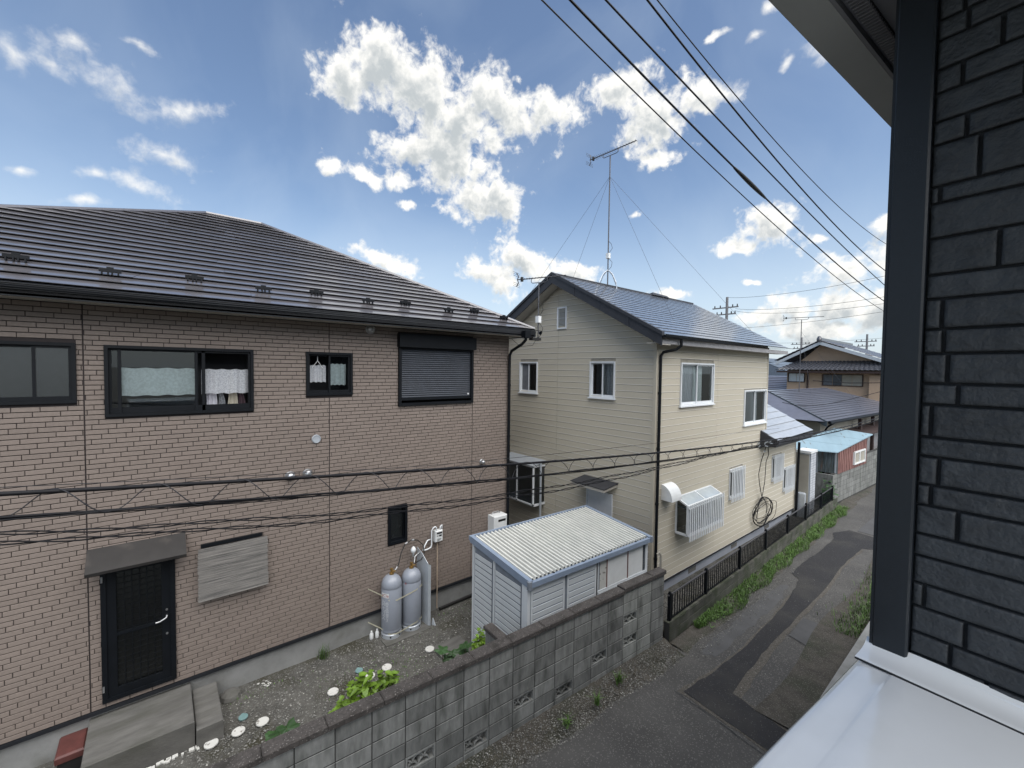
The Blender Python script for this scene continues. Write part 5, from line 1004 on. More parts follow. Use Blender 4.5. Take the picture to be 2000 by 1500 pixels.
# windows
window(FG, B, -9.53, -8.77, 4.53, 5.41, M['aluwhite'], .5, .03, ('screen', 'glassd'), .035, cur=[(.78, 1., .02, 1, 'drape', 2)], sill=True, lower=.045)
window(FG, B, -6.88, -6.13, 4.54, 5.41, M['aluwhite'], .5, .03, ('glassd', 'glass'), .035, cur=[(.1, 1., .0, 1, 'lace', 6)], sill=True, lower=.045)
window(FB, B, 9.19, 10.80, 4.40, 5.40, M['aluwhite'], .5, .035, ('glass', 'glass'), .035, cur=[(.0, .50, .0, 1, 'drape', 8), (.5, .8, .0, 1, 'lace2', 5)], sill=True, lower=.045)
window(FB, B, 12.66, 14.24, 3.70, 4.69, M['aluwhite'], .5, .035, ('glassf', 'glass'), .035, cur=[(.0, .5, 0, 1, 'drape', 4), (.52, .8, 0, 1, 'drape', 3)], sill=True, lower=.045)
lv = B.part('gable_louvre', frame_mb(FG, -8.03, -7.69, 6.27, 6.84, .035, -.02, .035), M['aluwhite'])
for k in range(13):
    z = 6.36+k*.034; P = FG.p; B.part('louvre_slat', MB().hexa([P(-7.99, z, .02), P(-7.73, z, .02), P(-7.73, z+.02, -.01), P(-7.99, z+.02, -.01), P(-7.99, z+.004, .024), P(-7.73, z+.004, .024), P(-7.73, z+.024, -.006), P(-7.99, z+.024, -.006)]), M['alu'], lv)
B.part('louvre_back', FG.box(MB(), -7.99, -7.73, 6.30, 6.81, -.018, -.012), M['interior'], lv)
# kitchen bay window with bars
bay = B.part('bay_window', MB(), M['aluwhite'])
bm = MB(); y0, y1, xo = 9.15, 10.78, XB+.30; P = lambda y, z, x: (x, y, z)
def bar(a, b, r=.018): 
    a, b = Vector(a), Vector(b); d = (b-a).normalized(); s = d.cross(Vector((0, 0, 1))); s = (s if s.length > .1 else Vector((1, 0, 0))).normalized()*r; t = d.cross(s).normalized()*r
    bm.hexa([a-s-t, a+s-t, a+s+t, a-s+t, b-s-t, b+s-t, b+s+t, b-s+t])
for y in (y0, y1, (y0+y1)/2): bar((XB+.02, y, 2.30), (xo, y, 2.16))
for y in (y0, y1): bar((xo, y, 1.50), (xo, y, 2.16), .025); bar((XB+.02, y, 1.50), (XB+.02, y, 2.30)); bar((XB+.02, y, 1.50), (xo, y, 1.50), .025)
bar((xo, y0, 2.16), (xo, y1, 2.16)); bar((XB+.02, y0, 2.30), (XB+.02, y1, 2.30)); bar((xo, y0, 1.50), (xo, y1, 1.50), .025); bm.box(XB+.0, xo, y0, y1, 1.48, 1.50); bar((xo, (y0+y1)/2, 1.5), (xo, (y0+y1)/2, 2.16))
B.part('bay_frame', bm, M['aluwhite'], bay)
mb = MB(); mb.poly([(XB+.02, y0, 2.31), (xo, y0, 2.165), (xo, y1, 2.165), (XB+.02, y1, 2.31)]); B.part('pane', mb, M['frost_sky_painted'], bay)  # sloping top pane, its pale colour standing in for reflected sky
mb = MB(); mb.poly([(xo, y0, 1.5), (xo, y1, 1.5), (xo, y1, 2.16), (xo, y0, 2.16)]); B.part('pane', mb, M['glassd'], bay)
mb = MB(); mb.poly([(XB+.02, y0, 1.5), (xo, y0, 1.5), (xo, y0, 2.16), (XB+.02, y0, 2.3)]); B.part('pane', mb, M['glassd'], bay)
recess(FB, B, bay, 9.19, 10.74, 1.54, 2.2, .5, M['interior2'], -.0)
mb = MB(); mb.lathe((XB+.15, 9.35, 1.51), [(.04, 0), (.05, .1), (.02, .15)], 10); mb.lathe((XB+.16, 10.0, 1.51), [(.05, 0), (.05, .2)], 10); B.part('shelf_things', mb, M['shirtb'], bay)
def grille(F, T, u0, u1, z0, z1, n0, nb, parent=None, name='window_grille'):
    g = T.part(name, MB(), M['aluwhite'], parent) if parent is None else parent
    for k in range(nb): u = u0+(u1-u0)*(k+.5)/nb; T.part('bar', F.box(MB(), u-.016, u+.016, z0, z1, n0, n0+.016), M['aluwhite'], g)
    mb = MB()
    for z in (z0+.12, z1-.10): F.box(mb, u0, u1, z, z+.03, n0-.018, n0-.001)
    for u in (u0+.03, u1-.05):
        for z in (z0+.12, z1-.10): F.box(mb, u, u+.02, z, z+.03, .0, n0-.018)
    T.part('rail', mb, M['aluwhite'], g); return g
grille(FB, B, 9.12, 10.84, 1.36, 2.20, .345, 19)
for (a, b, c, d) in holesB[3:]:
    fr = window(FB, B, a, b, c, d, M['aluwhite'], .5, .03, ('glassf', 'glassf'), .03, rec='interior2', depth=.2)
    grille(FB, B, a-.02, b+.02, c-.06, d+.04, .075, 9)
# range hood cover on the wall
H = B.part('vent_hood', MB(), M['white']); y0, y1 = 8.52, 8.92
mb = MB(); pr = [(XB, 2.36), (XB+.0, 2.70)]+[(XB+.27*math.sin(a), 2.36+.34*math.cos(a)) for a in [math.pi/2*k/8 for k in range(1, 9)]]
mb.prism([(x, y0, z) for x, z in pr], (0, y1-y0, 0)); B.part('hood_cover', mb, M['white'], H)
# canopy and door on the gable side, bay at far left, pipe
mb = MB(); mb.hexa([(-6.98, 7.70, 2.44), (-6.0, 7.70, 2.44), (-6.0, 8.2, 2.50), (-6.98, 8.2, 2.50), (-6.98, 7.70, 2.50), (-6.0, 7.70, 2.50), (-6.0, 8.2, 2.56), (-6.98, 8.2, 2.56)]); cn = B.part('door_canopy', mb, M['soffit'])
mb = MB(); mb.hexa([(-7.01, 7.68, 2.502), (-5.98, 7.68, 2.502), (-5.98, 8.2, 2.565), (-7.01, 8.2, 2.565), (-7.01, 7.68, 2.52), (-5.98, 7.68, 2.52), (-5.98, 8.2, 2.585), (-7.01, 8.2, 2.585)]); B.part('canopy_sheet', mb, M['barge'], cn)
dd = B.part('side_door', frame_mb(FG, -6.92, -6.13, .5, 2.28, .035, -.05, .03), M['aluwhite']); B.part('door_leaf', FG.box(MB(), -6.885, -6.165, .535, 2.245, -.04, .0), M['aluwhite'], dd)
bw = B.part('side_bay', MB(), M['aluwhite']); mb = MB(); a0, a1, b0, b1, yo = -9.85, -8.42, 1.50, 2.58, 7.76
for x in (a0, a1-.04, (a0+a1)/2): mb.box(x, x+.04, yo, yo+.04, b0, b1)
for zz in (b0, b1-.04): mb.box(a0, a1, yo, yo+.04, zz, zz+.04); mb.box(a1-.04, a1, yo, YG, zz, zz+.04); mb.box(a0, a0+.04, yo, YG, zz, zz+.04)
mb.box(a0, a1, yo+.02, YG, b0-.02, b0); B.part('bay_frame', mb, M['aluwhite'], bw)
mb = MB(); mb.poly([(a0, yo+.02, b0), (a1, yo+.02, b0), (a1, yo+.02, b1), (a0, yo+.02, b1)]); mb.poly([(a1-.02, yo, b0), (a1-.02, YG, b0), (a1-.02, YG, b1), (a1-.02, yo, b1)]); B.part('pane', mb, M['glassf'], bw)
mb = MB(); mb.hexa([(a0-.03, yo-.03, b1), (a1+.03, yo-.03, b1), (a1+.03, YG, b1+.1), (a0-.03, YG, b1+.1), (a0-.03, yo-.03, b1+.02), (a1+.03, yo-.03, b1+.02), (a1+.03, YG, b1+.12), (a0-.03, YG, b1+.12)]); B.part('bay_top', mb, M['alu'], bw)
B.part('pipe', MB().tube([(-8.36, 7.98, .1), (-8.36, 7.98, 2.66)], .03, 10), M['alu'])
antenna('mast_antenna', 'tall guyed antenna mast on the ridge of the cream house', (XRIDGE, 10.1, 7.66), (XRIDGE+.0, 10.1, 11.38), (.995, .06, 0), 1.55, tilt=.0, elem=.2, guys=[((-10.7, 9.0, 7.0),), ((XRIDGE-1.0, 9.3, 7.1),), ((-5.4, 9.4, 6.4),), ((-5.2, 13.6, 6.3),)], thick=.018, box_z=.23, n_el=19)
T = Thing('antenna_tripod', 'splayed steel feet of the tall antenna on the cream house ridge', 'tripod', (XRIDGE, 10.1, 7.6))
for dx, dy in ((.33, .0), (-.33, 0), (.05, .38), (-.05, -.38)):
    T.part('leg', MB().tube([(XRIDGE, 10.1, 8.12), (XRIDGE+dx*.5, 10.1+dy*.5, 7.98), (XRIDGE+dx*.9, 10.1+dy*.9, 7.72), (XRIDGE+dx, 10.1+dy, 7.5)], .013, 6), M['alu'])
# coiled drop cable on the wall
T = Thing('cable_coil', 'loose coil of black cable hanging down the cream wall from the overhead line', 'cable', (-4.98, 14.2, .6))
r = random.Random(8)
mb = MB()
for k in range(6):
    R1, R2 = r.uniform(.55, 1.05), r.uniform(.26, .42); cy = 14.2+r.uniform(-.3, .4); cz = .98+r.uniform(-.14, .10); ph = r.uniform(-.5, .5); m_ = 34
    pts = [(-4.98+.03*math.sin(3*2*math.pi*i/m_+k), cy+R1*math.cos(2*math.pi*i/m_)*math.cos(ph)-R2*.5*math.sin(2*math.pi*i/m_)*math.sin(ph), cz+R2*math.sin(2*math.pi*i/m_)+.1*math.cos(2*math.pi*i/m_)*math.sin(ph)) for i in range(m_)]
    mb.tube(pts, .0075+.006*(k < 2), 5, closed=True)
T.part('loops', mb, M['wire'])
mb = MB(); w = lambda i, s: s*.05*math.sin(i*1.3)
mb.tube([(-4.75, 13.45, 3.05), (-4.9, 13.55, 2.6), (-4.98, 13.62, 2.2), (-4.98, 13.7, 1.9), (-4.98, 13.9, 1.5), (-4.98, 14.2, 1.28), (-4.98, 14.35, 1.1), (-4.98, 14.3, .9)], .011, 6)
mb.tube([(-4.75, 13.6, 3.1), (-4.85, 13.95, 2.75), (-4.98, 14.15, 2.5), (-4.98, 14.1, 1.9), (-4.98, 13.95, 1.5), (-4.98, 13.75, 1.3), (-4.98, 13.6, 1.1), (-4.98, 13.6, .8)], .011, 6); T.part('drop', mb, M['wire'])

# ------------------------------------------------------------------ black fence on a low block base
def fx(y): return wallx(y)
Fn = Thing('iron_fence', 'black metal fence of upright bars on a low mossy block base beside the lane', 'fence', (fx(13), 13, 0))
FT, FBs = .92, .40; y0, y1 = 7.42, 19.6
def seg(ya, yb, z0, z1, t, n=1, dx=0.):
    mb = MB(); xa, xb = fx(ya)+dx, fx(yb)+dx; return mb.hexa([(xa-t, ya, z0), (xa+t, ya, z0), (xb+t, yb, z0), (xb-t, yb, z0), (xa-t, ya, z1), (xa+t, ya, z1), (xb+t, yb, z1), (xb-t, yb, z1)])
Fn.part('top_rail', seg(y0+.04, y1, FT-.022, FT, .013), M['antenna']); Fn.part('bottom_rail', seg(y0+.04, y1, FBs+.03, FBs+.05, .012), M['blackmetal'])
for y in (7.52, 9.05, 10.85, 12.6, 14.4, 16.2, 18.0, 19.5):
    mb = MB(); x = fx(y); mb.box(x-.03, x+.03, y-.03, y+.03, FBs, FT+.02); mb.box(x-.02, x+.02, y-.02, y+.02, FT+.02, FT+.05); Fn.part('post', mb, M['blackmetal'])
bar_me = make_mesh('bar', MB().box(-.007, .007, -.007, .007, 0, FT-.02-FBs-.04), M['blackmetal'])
y = 7.62
while y < 19.45: Fn.inst('bar', bar_me, (fx(y), y, FBs+.04)); y += .098
FBm = Thing('fence_base', 'low two-course block base under the black fence', 'wall', (fx(13), 13, 0))
FBm.part('mortar', seg(7.42, 19.9, 0, FBs-.004, .055, dx=0), M['mortar'])
y = 7.42; me_ = make_mesh('block', MB().chbox((0, 0, 0), (0, .385, 0), (0, 0, .19), (.009, 0, 0), .004), M['blockmoss'])
while y < 19.8:
    for k in (0, 1): FBm.inst('block', me_, (fx(y)+.053+r.uniform(-.001, .001), y+.004, .045+k*.198))
    y += .394
y = 7.42
while y < 19.8: FBm.part('top_block', MB().box(fx(y)-.06, fx(y)+.064, y+.002, y+.59, FBs-.004, FBs+.012), M['blockmoss']); y += .594

# ------------------------------------------------------------------ beyond the cream house: locker, blue-roofed shack, far block wall
def wx2(y): return -4.69+.0535*(y-20.2)
Wf = Thing('far_block_wall', 'tall weathered block wall beyond the fence, under the rusty red shack', 'wall', (-4.6, 22, 0))
mb = MB(); mb.hexa([(wx2(20.2)-.12, 20.2, 0), (wx2(20.2)-.012, 20.2, 0), (wx2(40)-.012, 40, 0), (wx2(40)-.12, 40, 0), (wx2(20.2)-.12, 20.2, 1.28), (wx2(20.2)-.012, 20.2, 1.28), (wx2(40)-.012, 40, 1.28), (wx2(40)-.12, 40, 1.28)])
Wf.part('core', mb, M['mortar'])
me_ = make_mesh('block', MB().chbox((0, 0, 0), (.0203, .378, 0), (0, 0, .181), (.012, 0, 0), .005), M['farblock'])
y = 20.2; k2 = 0
while y < 33:
    for k in range(6 if y < 24.1 else 8): Wf.inst('block', me_, (wx2(y)-.012, y, .09+k*.195-(.0))); k2 += 1
    y += .393
mb = MB(); mb.hexa([(wx2(24.1)-.13, 24.1, 1.28), (wx2(24.1)-.01, 24.1, 1.28), (wx2(40)-.01, 40, 1.28), (wx2(40)-.13, 40, 1.28), (wx2(24.1)-.13, 24.1, 1.66), (wx2(24.1)-.01, 24.1, 1.66), (wx2(40)-.01, 40, 1.66), (wx2(40)-.13, 40, 1.66)]); Wf.part('core', mb, M['mortar'])
mb = MB(); mb.box(-5.6, wx2(20.2)-.0, 20.05, 20.19, 0, 1.25); Wf.part('return_wall', mb, M['block'])
# shack
K = Thing('shack', 'rusty red corrugated shack with a light blue sheet roof standing on the far block wall', 'shack', (-5.5, 22.3, 1.2))
zt0, zt1 = 2.12, 2.42
r = random.Random(21)
n = 34
for k in range(n):
    ya, yb = 20.55+(3.55*k)/n, 20.55+(3.55*(k+1))/n; x = wx2(ya)+.02+(.012 if k % 2 else 0)
    zt = lambda y: 2.12+(y-20.55)/3.55*.30
    zb = 1.24; segs_ = [(zb, zt((ya+yb)/2))]
    if 22.3 < (ya+yb)/2 < 23.85: segs_ = [(zb, 1.38), (1.93, zt((ya+yb)/2))]
    for a, b in segs_:
        K.part('sheet_rib', MB().hexa([(x-.02, ya, a), (x, ya, a), (x, yb, a), (x-.02, yb, a), (x-.02, ya, b), (x, ya, b), (x, yb, b+.008), (x-.02, yb, b+.008)]), M['rust'])
FK = Fr((wx2(0)+.035, 0, 0), (.0535, 1, 0), (1, 0, 0))
fr = K.part('window', frame_mb(FK, 22.35, 23.8, 1.38, 1.93, .06, -.03, .04), M['white'])
for a, b in ((22.41, 23.04), (23.11, 23.74)): K.part('pane', FK.box(MB(), a, b, 1.44, 1.87, -.02, .0), M['beige'], fr)
K.part('sash', FK.box(MB(), 23.04, 23.11, 1.44, 1.87, -.02, .03), M['white'], fr)
for k in range(16):
    a = -5.75+k*.069; K.part('side_rib', MB().box(a, a+.06, 20.45+(.012 if k % 2 else 0), 20.475+(.012 if k % 2 else 0), 1.25, 2.1+k*-.0), M['corr'])
K.part('frame', MB().box(-5.72, -4.66, 20.5, 20.53, 2.04, 2.1), M['darkbrown'])
for a in (-5.72, -5.35, -4.74): K.part('stud', MB().box(a, a+.05, 20.42, 20.45, 1.2, 2.1), M['alu'])
q = [(-6.1, 18.35, 2.72), (wx2(20.3)+.06, 20.25, 2.13), (wx2(24.2)+.12, 24.7, 2.46), (-5.55, 22.9, 3.05)]
q = [(-5.35, 16.6, 2.62), (wx2(20.3)+.06, 20.3, 2.14), (wx2(24.4)+.12, 24.6, 2.50), (-5.05, 21.6, 2.94)]
for k in range(3):
    a, b = k/3, (k+1)/3-.006; p = [lerp(q[0], q[3], a), lerp(q[1], q[2], a), lerp(q[1], q[2], b), lerp(q[0], q[3], b)]
    K.part('roof_sheet', MB().hexa([v-Vector((0, 0, .03)) for v in p]+[v+Vector((0, 0, .004*k)) for v in p]), M['bluesheet'])
# white locker
L = Thing('garden_locker', 'tall narrow white storage locker between the cream house and the corrugated shack', 'locker', (-4.85, 17.5, 0))
L.part('body', MB().box(-5.10, -4.72, 17.32, 17.9, .1, 2.42), M['alu'])
mb = L.part('door', MB().box(-4.72, -4.70, 17.32, 17.92, .12, 2.40), M['shedgroove'])
for k in range(26):
    for s in (0, 1): L.part('ridge', MB().chbox((-4.70, 17.36+s*.28, .18+k*.085), (0, .25, 0), (0, 0, .068), (.008, 0, 0), .003), M['lockerwhite'], mb)
L.part('front', MB().box(-5.08, -4.74, 17.305, 17.32, .12, 2.36), M['beige']); L.part('roof', MB().box(-5.13, -4.67, 17.25, 17.95, 2.42, 2.50), M['white'])
T = Thing('side_locker', 'lower grey container beside the cream house corner', 'container', (-4.95, 17.2, 0)); T.part('body', MB().chbox((-5.02, 17.12, .1), (.24, 0, 0), (0, .16, 0), (0, 0, .95), .04), M['alu'])
mb = MB(); r = random.Random(31)
for _ in range(260):
    p = (wx2(20.0)-.0+r.gauss(0, .09)-.05, 19.75+r.gauss(0, .25), .45+r.gauss(0, .28)); a = r.uniform(0, 6.28); mb.tone = r.uniform(-.3, .3); leaf(mb, p, (math.cos(a), math.sin(a), .2), .12, .045, .4, n=3)
single('climbing_vine', mb, M['leafdark'], 'green vine climbing at the far end of the black fence', 'vine')

# ------------------------------------------------------------------ house C: low house with purple-grey slate roof
Cc = Thing('low_house', 'low single-storey house with a wide purple grey slate roof beyond the cream house', 'house', (-8, 26, 0))
e0, e1 = Vector((-4.95, 20.1, 3.30)), Vector((-4.35, 32.2, 3.30)); r0, r1 = Vector((-8.05, 22.6, 4.34)), Vector((-7.75, 30.6, 4.34))
roof_rows(Cc, e0, e1, r0, r1, 17, M['roofC'], .03, 1)
def extend(p, q, t): return p+(q-p)*t
mb = MB(); v_ = lambda p, dy, dz: p+Vector((0, dy, dz)); mb.hexa([v_(e0, -.05, -.2), v_(r0, -.05, -.2), v_(r0, -.0, -.2), v_(e0, 0, -.2), v_(e0, -.05, .03), v_(r0, -.05, .03), v_(r0, 0, .03), v_(e0, 0, .03)]); Cc.part('barge_board', mb, M['barged'])
mb = MB(); mb.poly([r0, r1, (-11.2, 32, 3.3), (-11.2, 20.2, 3.3)]); mb.poly([e0, r0, (-11.2, 20.2, 3.3)]); Cc.part('roof_slope', mb, M['roofC'])
mb = MB(); mb.tube([e0+Vector((.08, 0, -.03)), e1+Vector((.08, 0, -.03))], .06, 8); mb.tube([e0+Vector((.05, 1.1, -.05)), e0+Vector((-.25, 1.1, -.3)), e0+Vector((-.35, 1.1, -.5)), e0+Vector((-.35, 1.1, -3))], .035, 8); Cc.part('gutter', mb, M['blackmetal'])
mb = MB(); mb.box(-11, -5.35, 20.8, 31.8, 0, 3.2); Cc.part('wall', mb, M['beige'])
mb = MB(); mb.box(-5.33, -5.1, 24.6, 31.8, 1.2, 2.5); Cc.part('porch_wall', mb, M['greywall'])
for y in (25.6, 28.2): Cc.part('post', MB().box(-5.1, -4.98, y, y+.25, 1.2, 3.05), M['darkbrown'])
mb = MB(); mb.hexa([(-5.4, 24.3, 2.55), (-4.6, 24.3, 2.38), (-4.4, 31.5, 2.38), (-5.4, 31.5, 2.55), (-5.4, 24.3, 2.62), (-4.6, 24.3, 2.45), (-4.4, 31.5, 2.45), (-5.4, 31.5, 2.62)]); Cc.part('porch_roof', mb, M['darkbrown'])
Cc.part('meter', MB().box(-5.0, -4.9, 26.6, 27.1, 1.9, 2.3), M['greywall'])
# ------------------------------------------------------------------ peach house with glazed tiles
PH = Thing('tiled_house', 'peach rendered Japanese house with a gabled glazed tile roof in the distance', 'house', (-8.6, 39, 0))
PH.part('wall', MB().box(-11.45, -5.2, 36.0, 43, 0, 5.45), M['orange'])
PH.part('gable_wall', MB().prism([(-11.0, 36.7, 5.9), (-5.7, 36.7, 5.9), (-9.45, 36.7, 7.35)], (0, .1, 0)), M['orange'])
def tiles(pa, pb, pc, pd, nu, nv, amp=.05):
    """wavy tile slope: eave pa-pb, top pd-pc"""
    pa, pb, pc, pd = map(Vector, (pa, pb, pc, pd)); N = (pb-pa).cross(pd-pa).normalized()
    if N.z < 0: N = -N
    mb = MB(); S_ = 6
    for j in range(nv):
        for i in range(nu):
            vs = []
            for k in range(S_+1):
                u = (i+k/S_)/nu; h = amp*(abs(math.sin(math.pi*k/S_))**.8)
                for v, l in ((j/nv, .03), ((j+1.05)/nv, 0)): vs.append(lerp(lerp(pa, pb, u), lerp(pd, pc, u), min(v, 1))+N*(h+l))
            mb.add(vs+[vs[2*k]-N*.05 for k in range(S_+1)], [(2*k, 2*k+1, 2*k+3, 2*k+2) for k in range(S_)]+[(2*k, 2*k+2, 2*(S_+1)+k+1, 2*(S_+1)+k) for k in range(S_)])
    return mb
PH.part('roof_tiles', tiles((-11.95, 35.15, 5.40), (-5.0, 35.15, 5.40), (-5.6, 36.9, 6.1), (-11.0, 36.9, 6.1), 26, 7), M['kawara'], kind='stuff')
PH.part('roof_tiles', tiles((-5.0, 35.9, 5.75), (-5.0, 44, 5.75), (-9.45, 44, 7.5), (-9.45, 35.9, 7.5), 26, 14), M['kawara'], kind='stuff')
PH.part('roof_tiles', tiles((-12.3, 44, 5.9), (-12.3, 35.9, 6.1), (-9.45, 35.9, 7.5), (-9.45, 44, 7.5), 26, 10), M['kawara'], kind='stuff')
mb = MB(); mb.box(-9.6, -9.3, 35.7, 44, 7.42, 7.66); PH.part('ridge_tiles', mb, M['kawara']); mb = MB(); mb.lathe((-9.45, 35.72, 7.4), [(.12, 0), (.17, .15), (.1, .36), (.02, .4)], 10); PH.part('ridge_end_tile', mb, M['kawara'])
for sx, xe, ze in ((1, -5.2, 5.83), (-1, -12.2, 5.99)):
    mb = MB(); mb.hexa([(-9.45, 35.85, 7.2), (xe, 35.85, ze-.22), (xe, 35.95, ze-.22), (-9.45, 35.95, 7.2), (-9.45, 35.85, 7.42), (xe, 35.85, ze), (xe, 35.95, ze), (-9.45, 35.95, 7.42)]); PH.part('barge_board', mb, M['alu'])
mb = MB(); mb.box(-11.9, -5, 35.2, 36.0, 5.22, 5.34); PH.part('eave_board', mb, M['darkbrown'])
FP = Fr((0, 36.0, 0), (1, 0, 0), (0, -1, 0))
for (a, b, c, d, ms) in ((-9.25, -6.98, 4.33, 5.14, ('screen', 'paneflat', 'beige', 'beige')), (-11.38, -10.3, 4.52, 5.2, ('alu', 'alu'))):
    fr = PH.part('window', frame_mb(FP, a, b, c, d, .05, .0, .06), M['darkbrown'])
    for k, m_ in enumerate(ms):
        w_ = (b-a-.1)/len(ms); PH.part('pane', FP.box(MB(), a+.05+k*w_+.015, a+.05+(k+1)*w_-.015, c+.05, d-.05, .005, .02), M[m_], fr)
PH.part('post', MB().tube([(-10.12, 35.9, 0), (-10.12, 35.9, 5.3)], .05, 8), M['darkbrown'])
for zz in [3.6+.16*k for k in range(10)]: PH.part('siding_board', FP.box(MB(), -10.05, -9.3, zz, zz+.15, .0, .02), M['orange'])
PH.part('wing', MB().box(-6.6, -5.0, 35.6, 36.0, 0, 5.1), M['orange'])
antenna('far_antenna', 'slim antenna on a pole standing on the low purple-roofed house', (-7.45, 25.2, 4.1), (-7.45, 25.2, 7.9), (.9, .3, 0), 1.7, elem=.1, thick=.018, n_el=9, guys=[((-6.0, 22.2, 3.7),), ((-5.2, 27, 3.4),)])
# other far roofs
def far_house(name, label, x0, x1, y0, y1, ze, zr_, wallm, roofm, axis='y'):
    T = Thing(name, label, 'house', ((x0+x1)/2, (y0+y1)/2, 0)); T.part('wall', MB().box(x0, x1, y0, y1, 0, ze), wallm); o = .5
    if axis == 'y': xm = (x0+x1)/2; pts = [(x0-o, y0-o, ze), (x1+o, y0-o, ze), (xm, y0-o, zr_)]; mb = MB().prism(pts, (0, y1-y0+2*o, 0)); lines = [((x1+o, y0-o, ze), (x1+o, y1+o, ze), (xm, y0-o, zr_), (xm, y1+o, zr_)), ((x0-o, y0-o, ze), (x0-o, y1+o, ze), (xm, y0-o, zr_), (xm, y1+o, zr_))]
    else: ym = (y0+y1)/2; pts = [(x0-o, y0-o, ze), (x0-o, y1+o, ze), (x0-o, ym, zr_)]; mb = MB().prism(pts, (x1-x0+2*o, 0, 0)); lines = [((x0-o, y0-o, ze), (x1+o, y0-o, ze), (x0-o, ym, zr_), (x1+o, ym, zr_))]
    T.part('roof', mb, roofm)
    for q in lines: roof_rows(T, *[Vector(v)+Vector((0, 0, .02)) for v in q], 10, roofm, .05, 1, 'roof_course')
    F = Fr((0, y0, 0), (1, 0, 0), (0, -1, 0))
    for k in range(2):
        u = x0+(x1-x0)*(.2+.45*k); T.part('window', F.box(MB(), u, u+(x1-x0)*.2, ze-1.5, ze-.6, .0, .04), M['interior'])
    return T
far_house('distant_house', 'far house with a blue grey roof seen between the cream and peach houses', -19, -13.5, 46, 54, 4.6, 6.1, M['alu'], M['bluefar'])
far_house('distant_house', 'distant low roof just right of the cream house, in front of the blue grey one', -15.5, -11.3, 38.5, 45, 3.5, 4.9, M['beige'], M['roofC'], 'x')
far_house('distant_house', 'distant house whose dark gable shows at the dark corner trim', -5.0, 3, 50, 60, 6.6, 8.6, M['white'], M['barge'])
far_house('distant_house', 'farthest house hidden low beyond the tiled roof', -30, -22, 70, 80, 5.5, 7.4, M['beige'], M['bluefar'])
for k, (x, y, zt, lab) in enumerate([(-17.75, 40, 12.0, 'utility pole with crossarms behind the cream house roof'), (-20.6, 70, 10.2, 'distant utility pole left of the tiled house ridge'), (-13.75, 72, 10.4, 'distant utility pole right of the tiled house ridge')]):
    T = Thing('utility_pole', lab, 'utility pole', (x, y, 0), group='distant utility poles')
    T.part('pole', MB().tube([(x, y, 0), (x, y, zt)], [.19, .11], 10), M['cap_far'])
    for zz, w in ((zt-1.0, 1.0), (zt-1.6, .8)):
        T.part('crossarm', MB().box(x-w*1.3, x+w, y-.05, y+.05, zz, zz+.1), M['cap_far'])
        for q in (-1.1, -.6, .5, .9): T.part('insulator', MB().lathe((x+w*q, y, zz+.1), [(.05, 0), (.06, .08), (.04, .12), (.05, .2)], 8), M['black'])
    mb = MB(); mb.lathe((x+.35, y, zt-3.4), [(.22, 0), (.26, .1), (.26, .7), (.2, .78)], 12); T.part('transformer', mb, M['cap_far'])
# far lines
def wire(name, pts, r_, label, m='wire', group='wires', sag=0., n=24, nseg=5):
    p0 = [Vector(p) for p in pts]; 
    # Catmull-Rom through the points
    out = []
    for i in range(len(p0)-1):
        a = p0[max(i-1, 0)]; b = p0[i]; c = p0[i+1]; d = p0[min(i+2, len(p0)-1)]
        for k in range(n):
            t = k/n; out.append(.5*((2*b)+(c-a)*t+(2*a-5*b+4*c-d)*t*t+(3*b-a-3*c+d)*t**3)-Vector((0, 0, sag*4*((i+t)/(len(p0)-1))*(1-(i+t)/(len(p0)-1)))))
    out.append(p0[-1]); return single(name, MB().tube(out, r_, nseg), M[m], label, 'wire', group, loc=tuple(p0[0])), out
for k, (a, b, sg, lab) in enumerate([((-17.8, 40, 12.0), (-4, 36, 11.9), .5, 'thin far wire from the top of the near utility pole'), ((-17.0, 40, 10.9), (-3, 34, 10.3), .5, 'upper of the two close far wires leaving the crossarm'), ((-17.0, 40, 10.7), (-3, 34, 9.9), .6, 'lower of the two close far wires leaving the crossarm'), ((-20, 44, 9.6), (-3, 40, 10.2), .4, 'faint far wire crossing above the tiled house'), ((-22, 60, 9.0), (-6, 60, 9.4), .3, 'faintest far wire just above the tiled ridge')]):
    wire('distant_wire', [a, lerp(a, b, .5), b], .012, lab, group='far wires across the lane', sag=sg)
wire('service_wire', [(-6.6, 20.3, 3.95), (-5.4, 22.0, 4.05), (-2.8, 25.5, 5.05)], .012, 'dark service wire crossing in front of the peach house', group='far wires across the lane', sag=.15)
wire('service_wire', [(-9.0, 33, 4.7), (-7, 33, 4.62), (-4.4, 33, 4.75)], .02, 'level dark wire across the peach house windows', group='far wires across the lane')
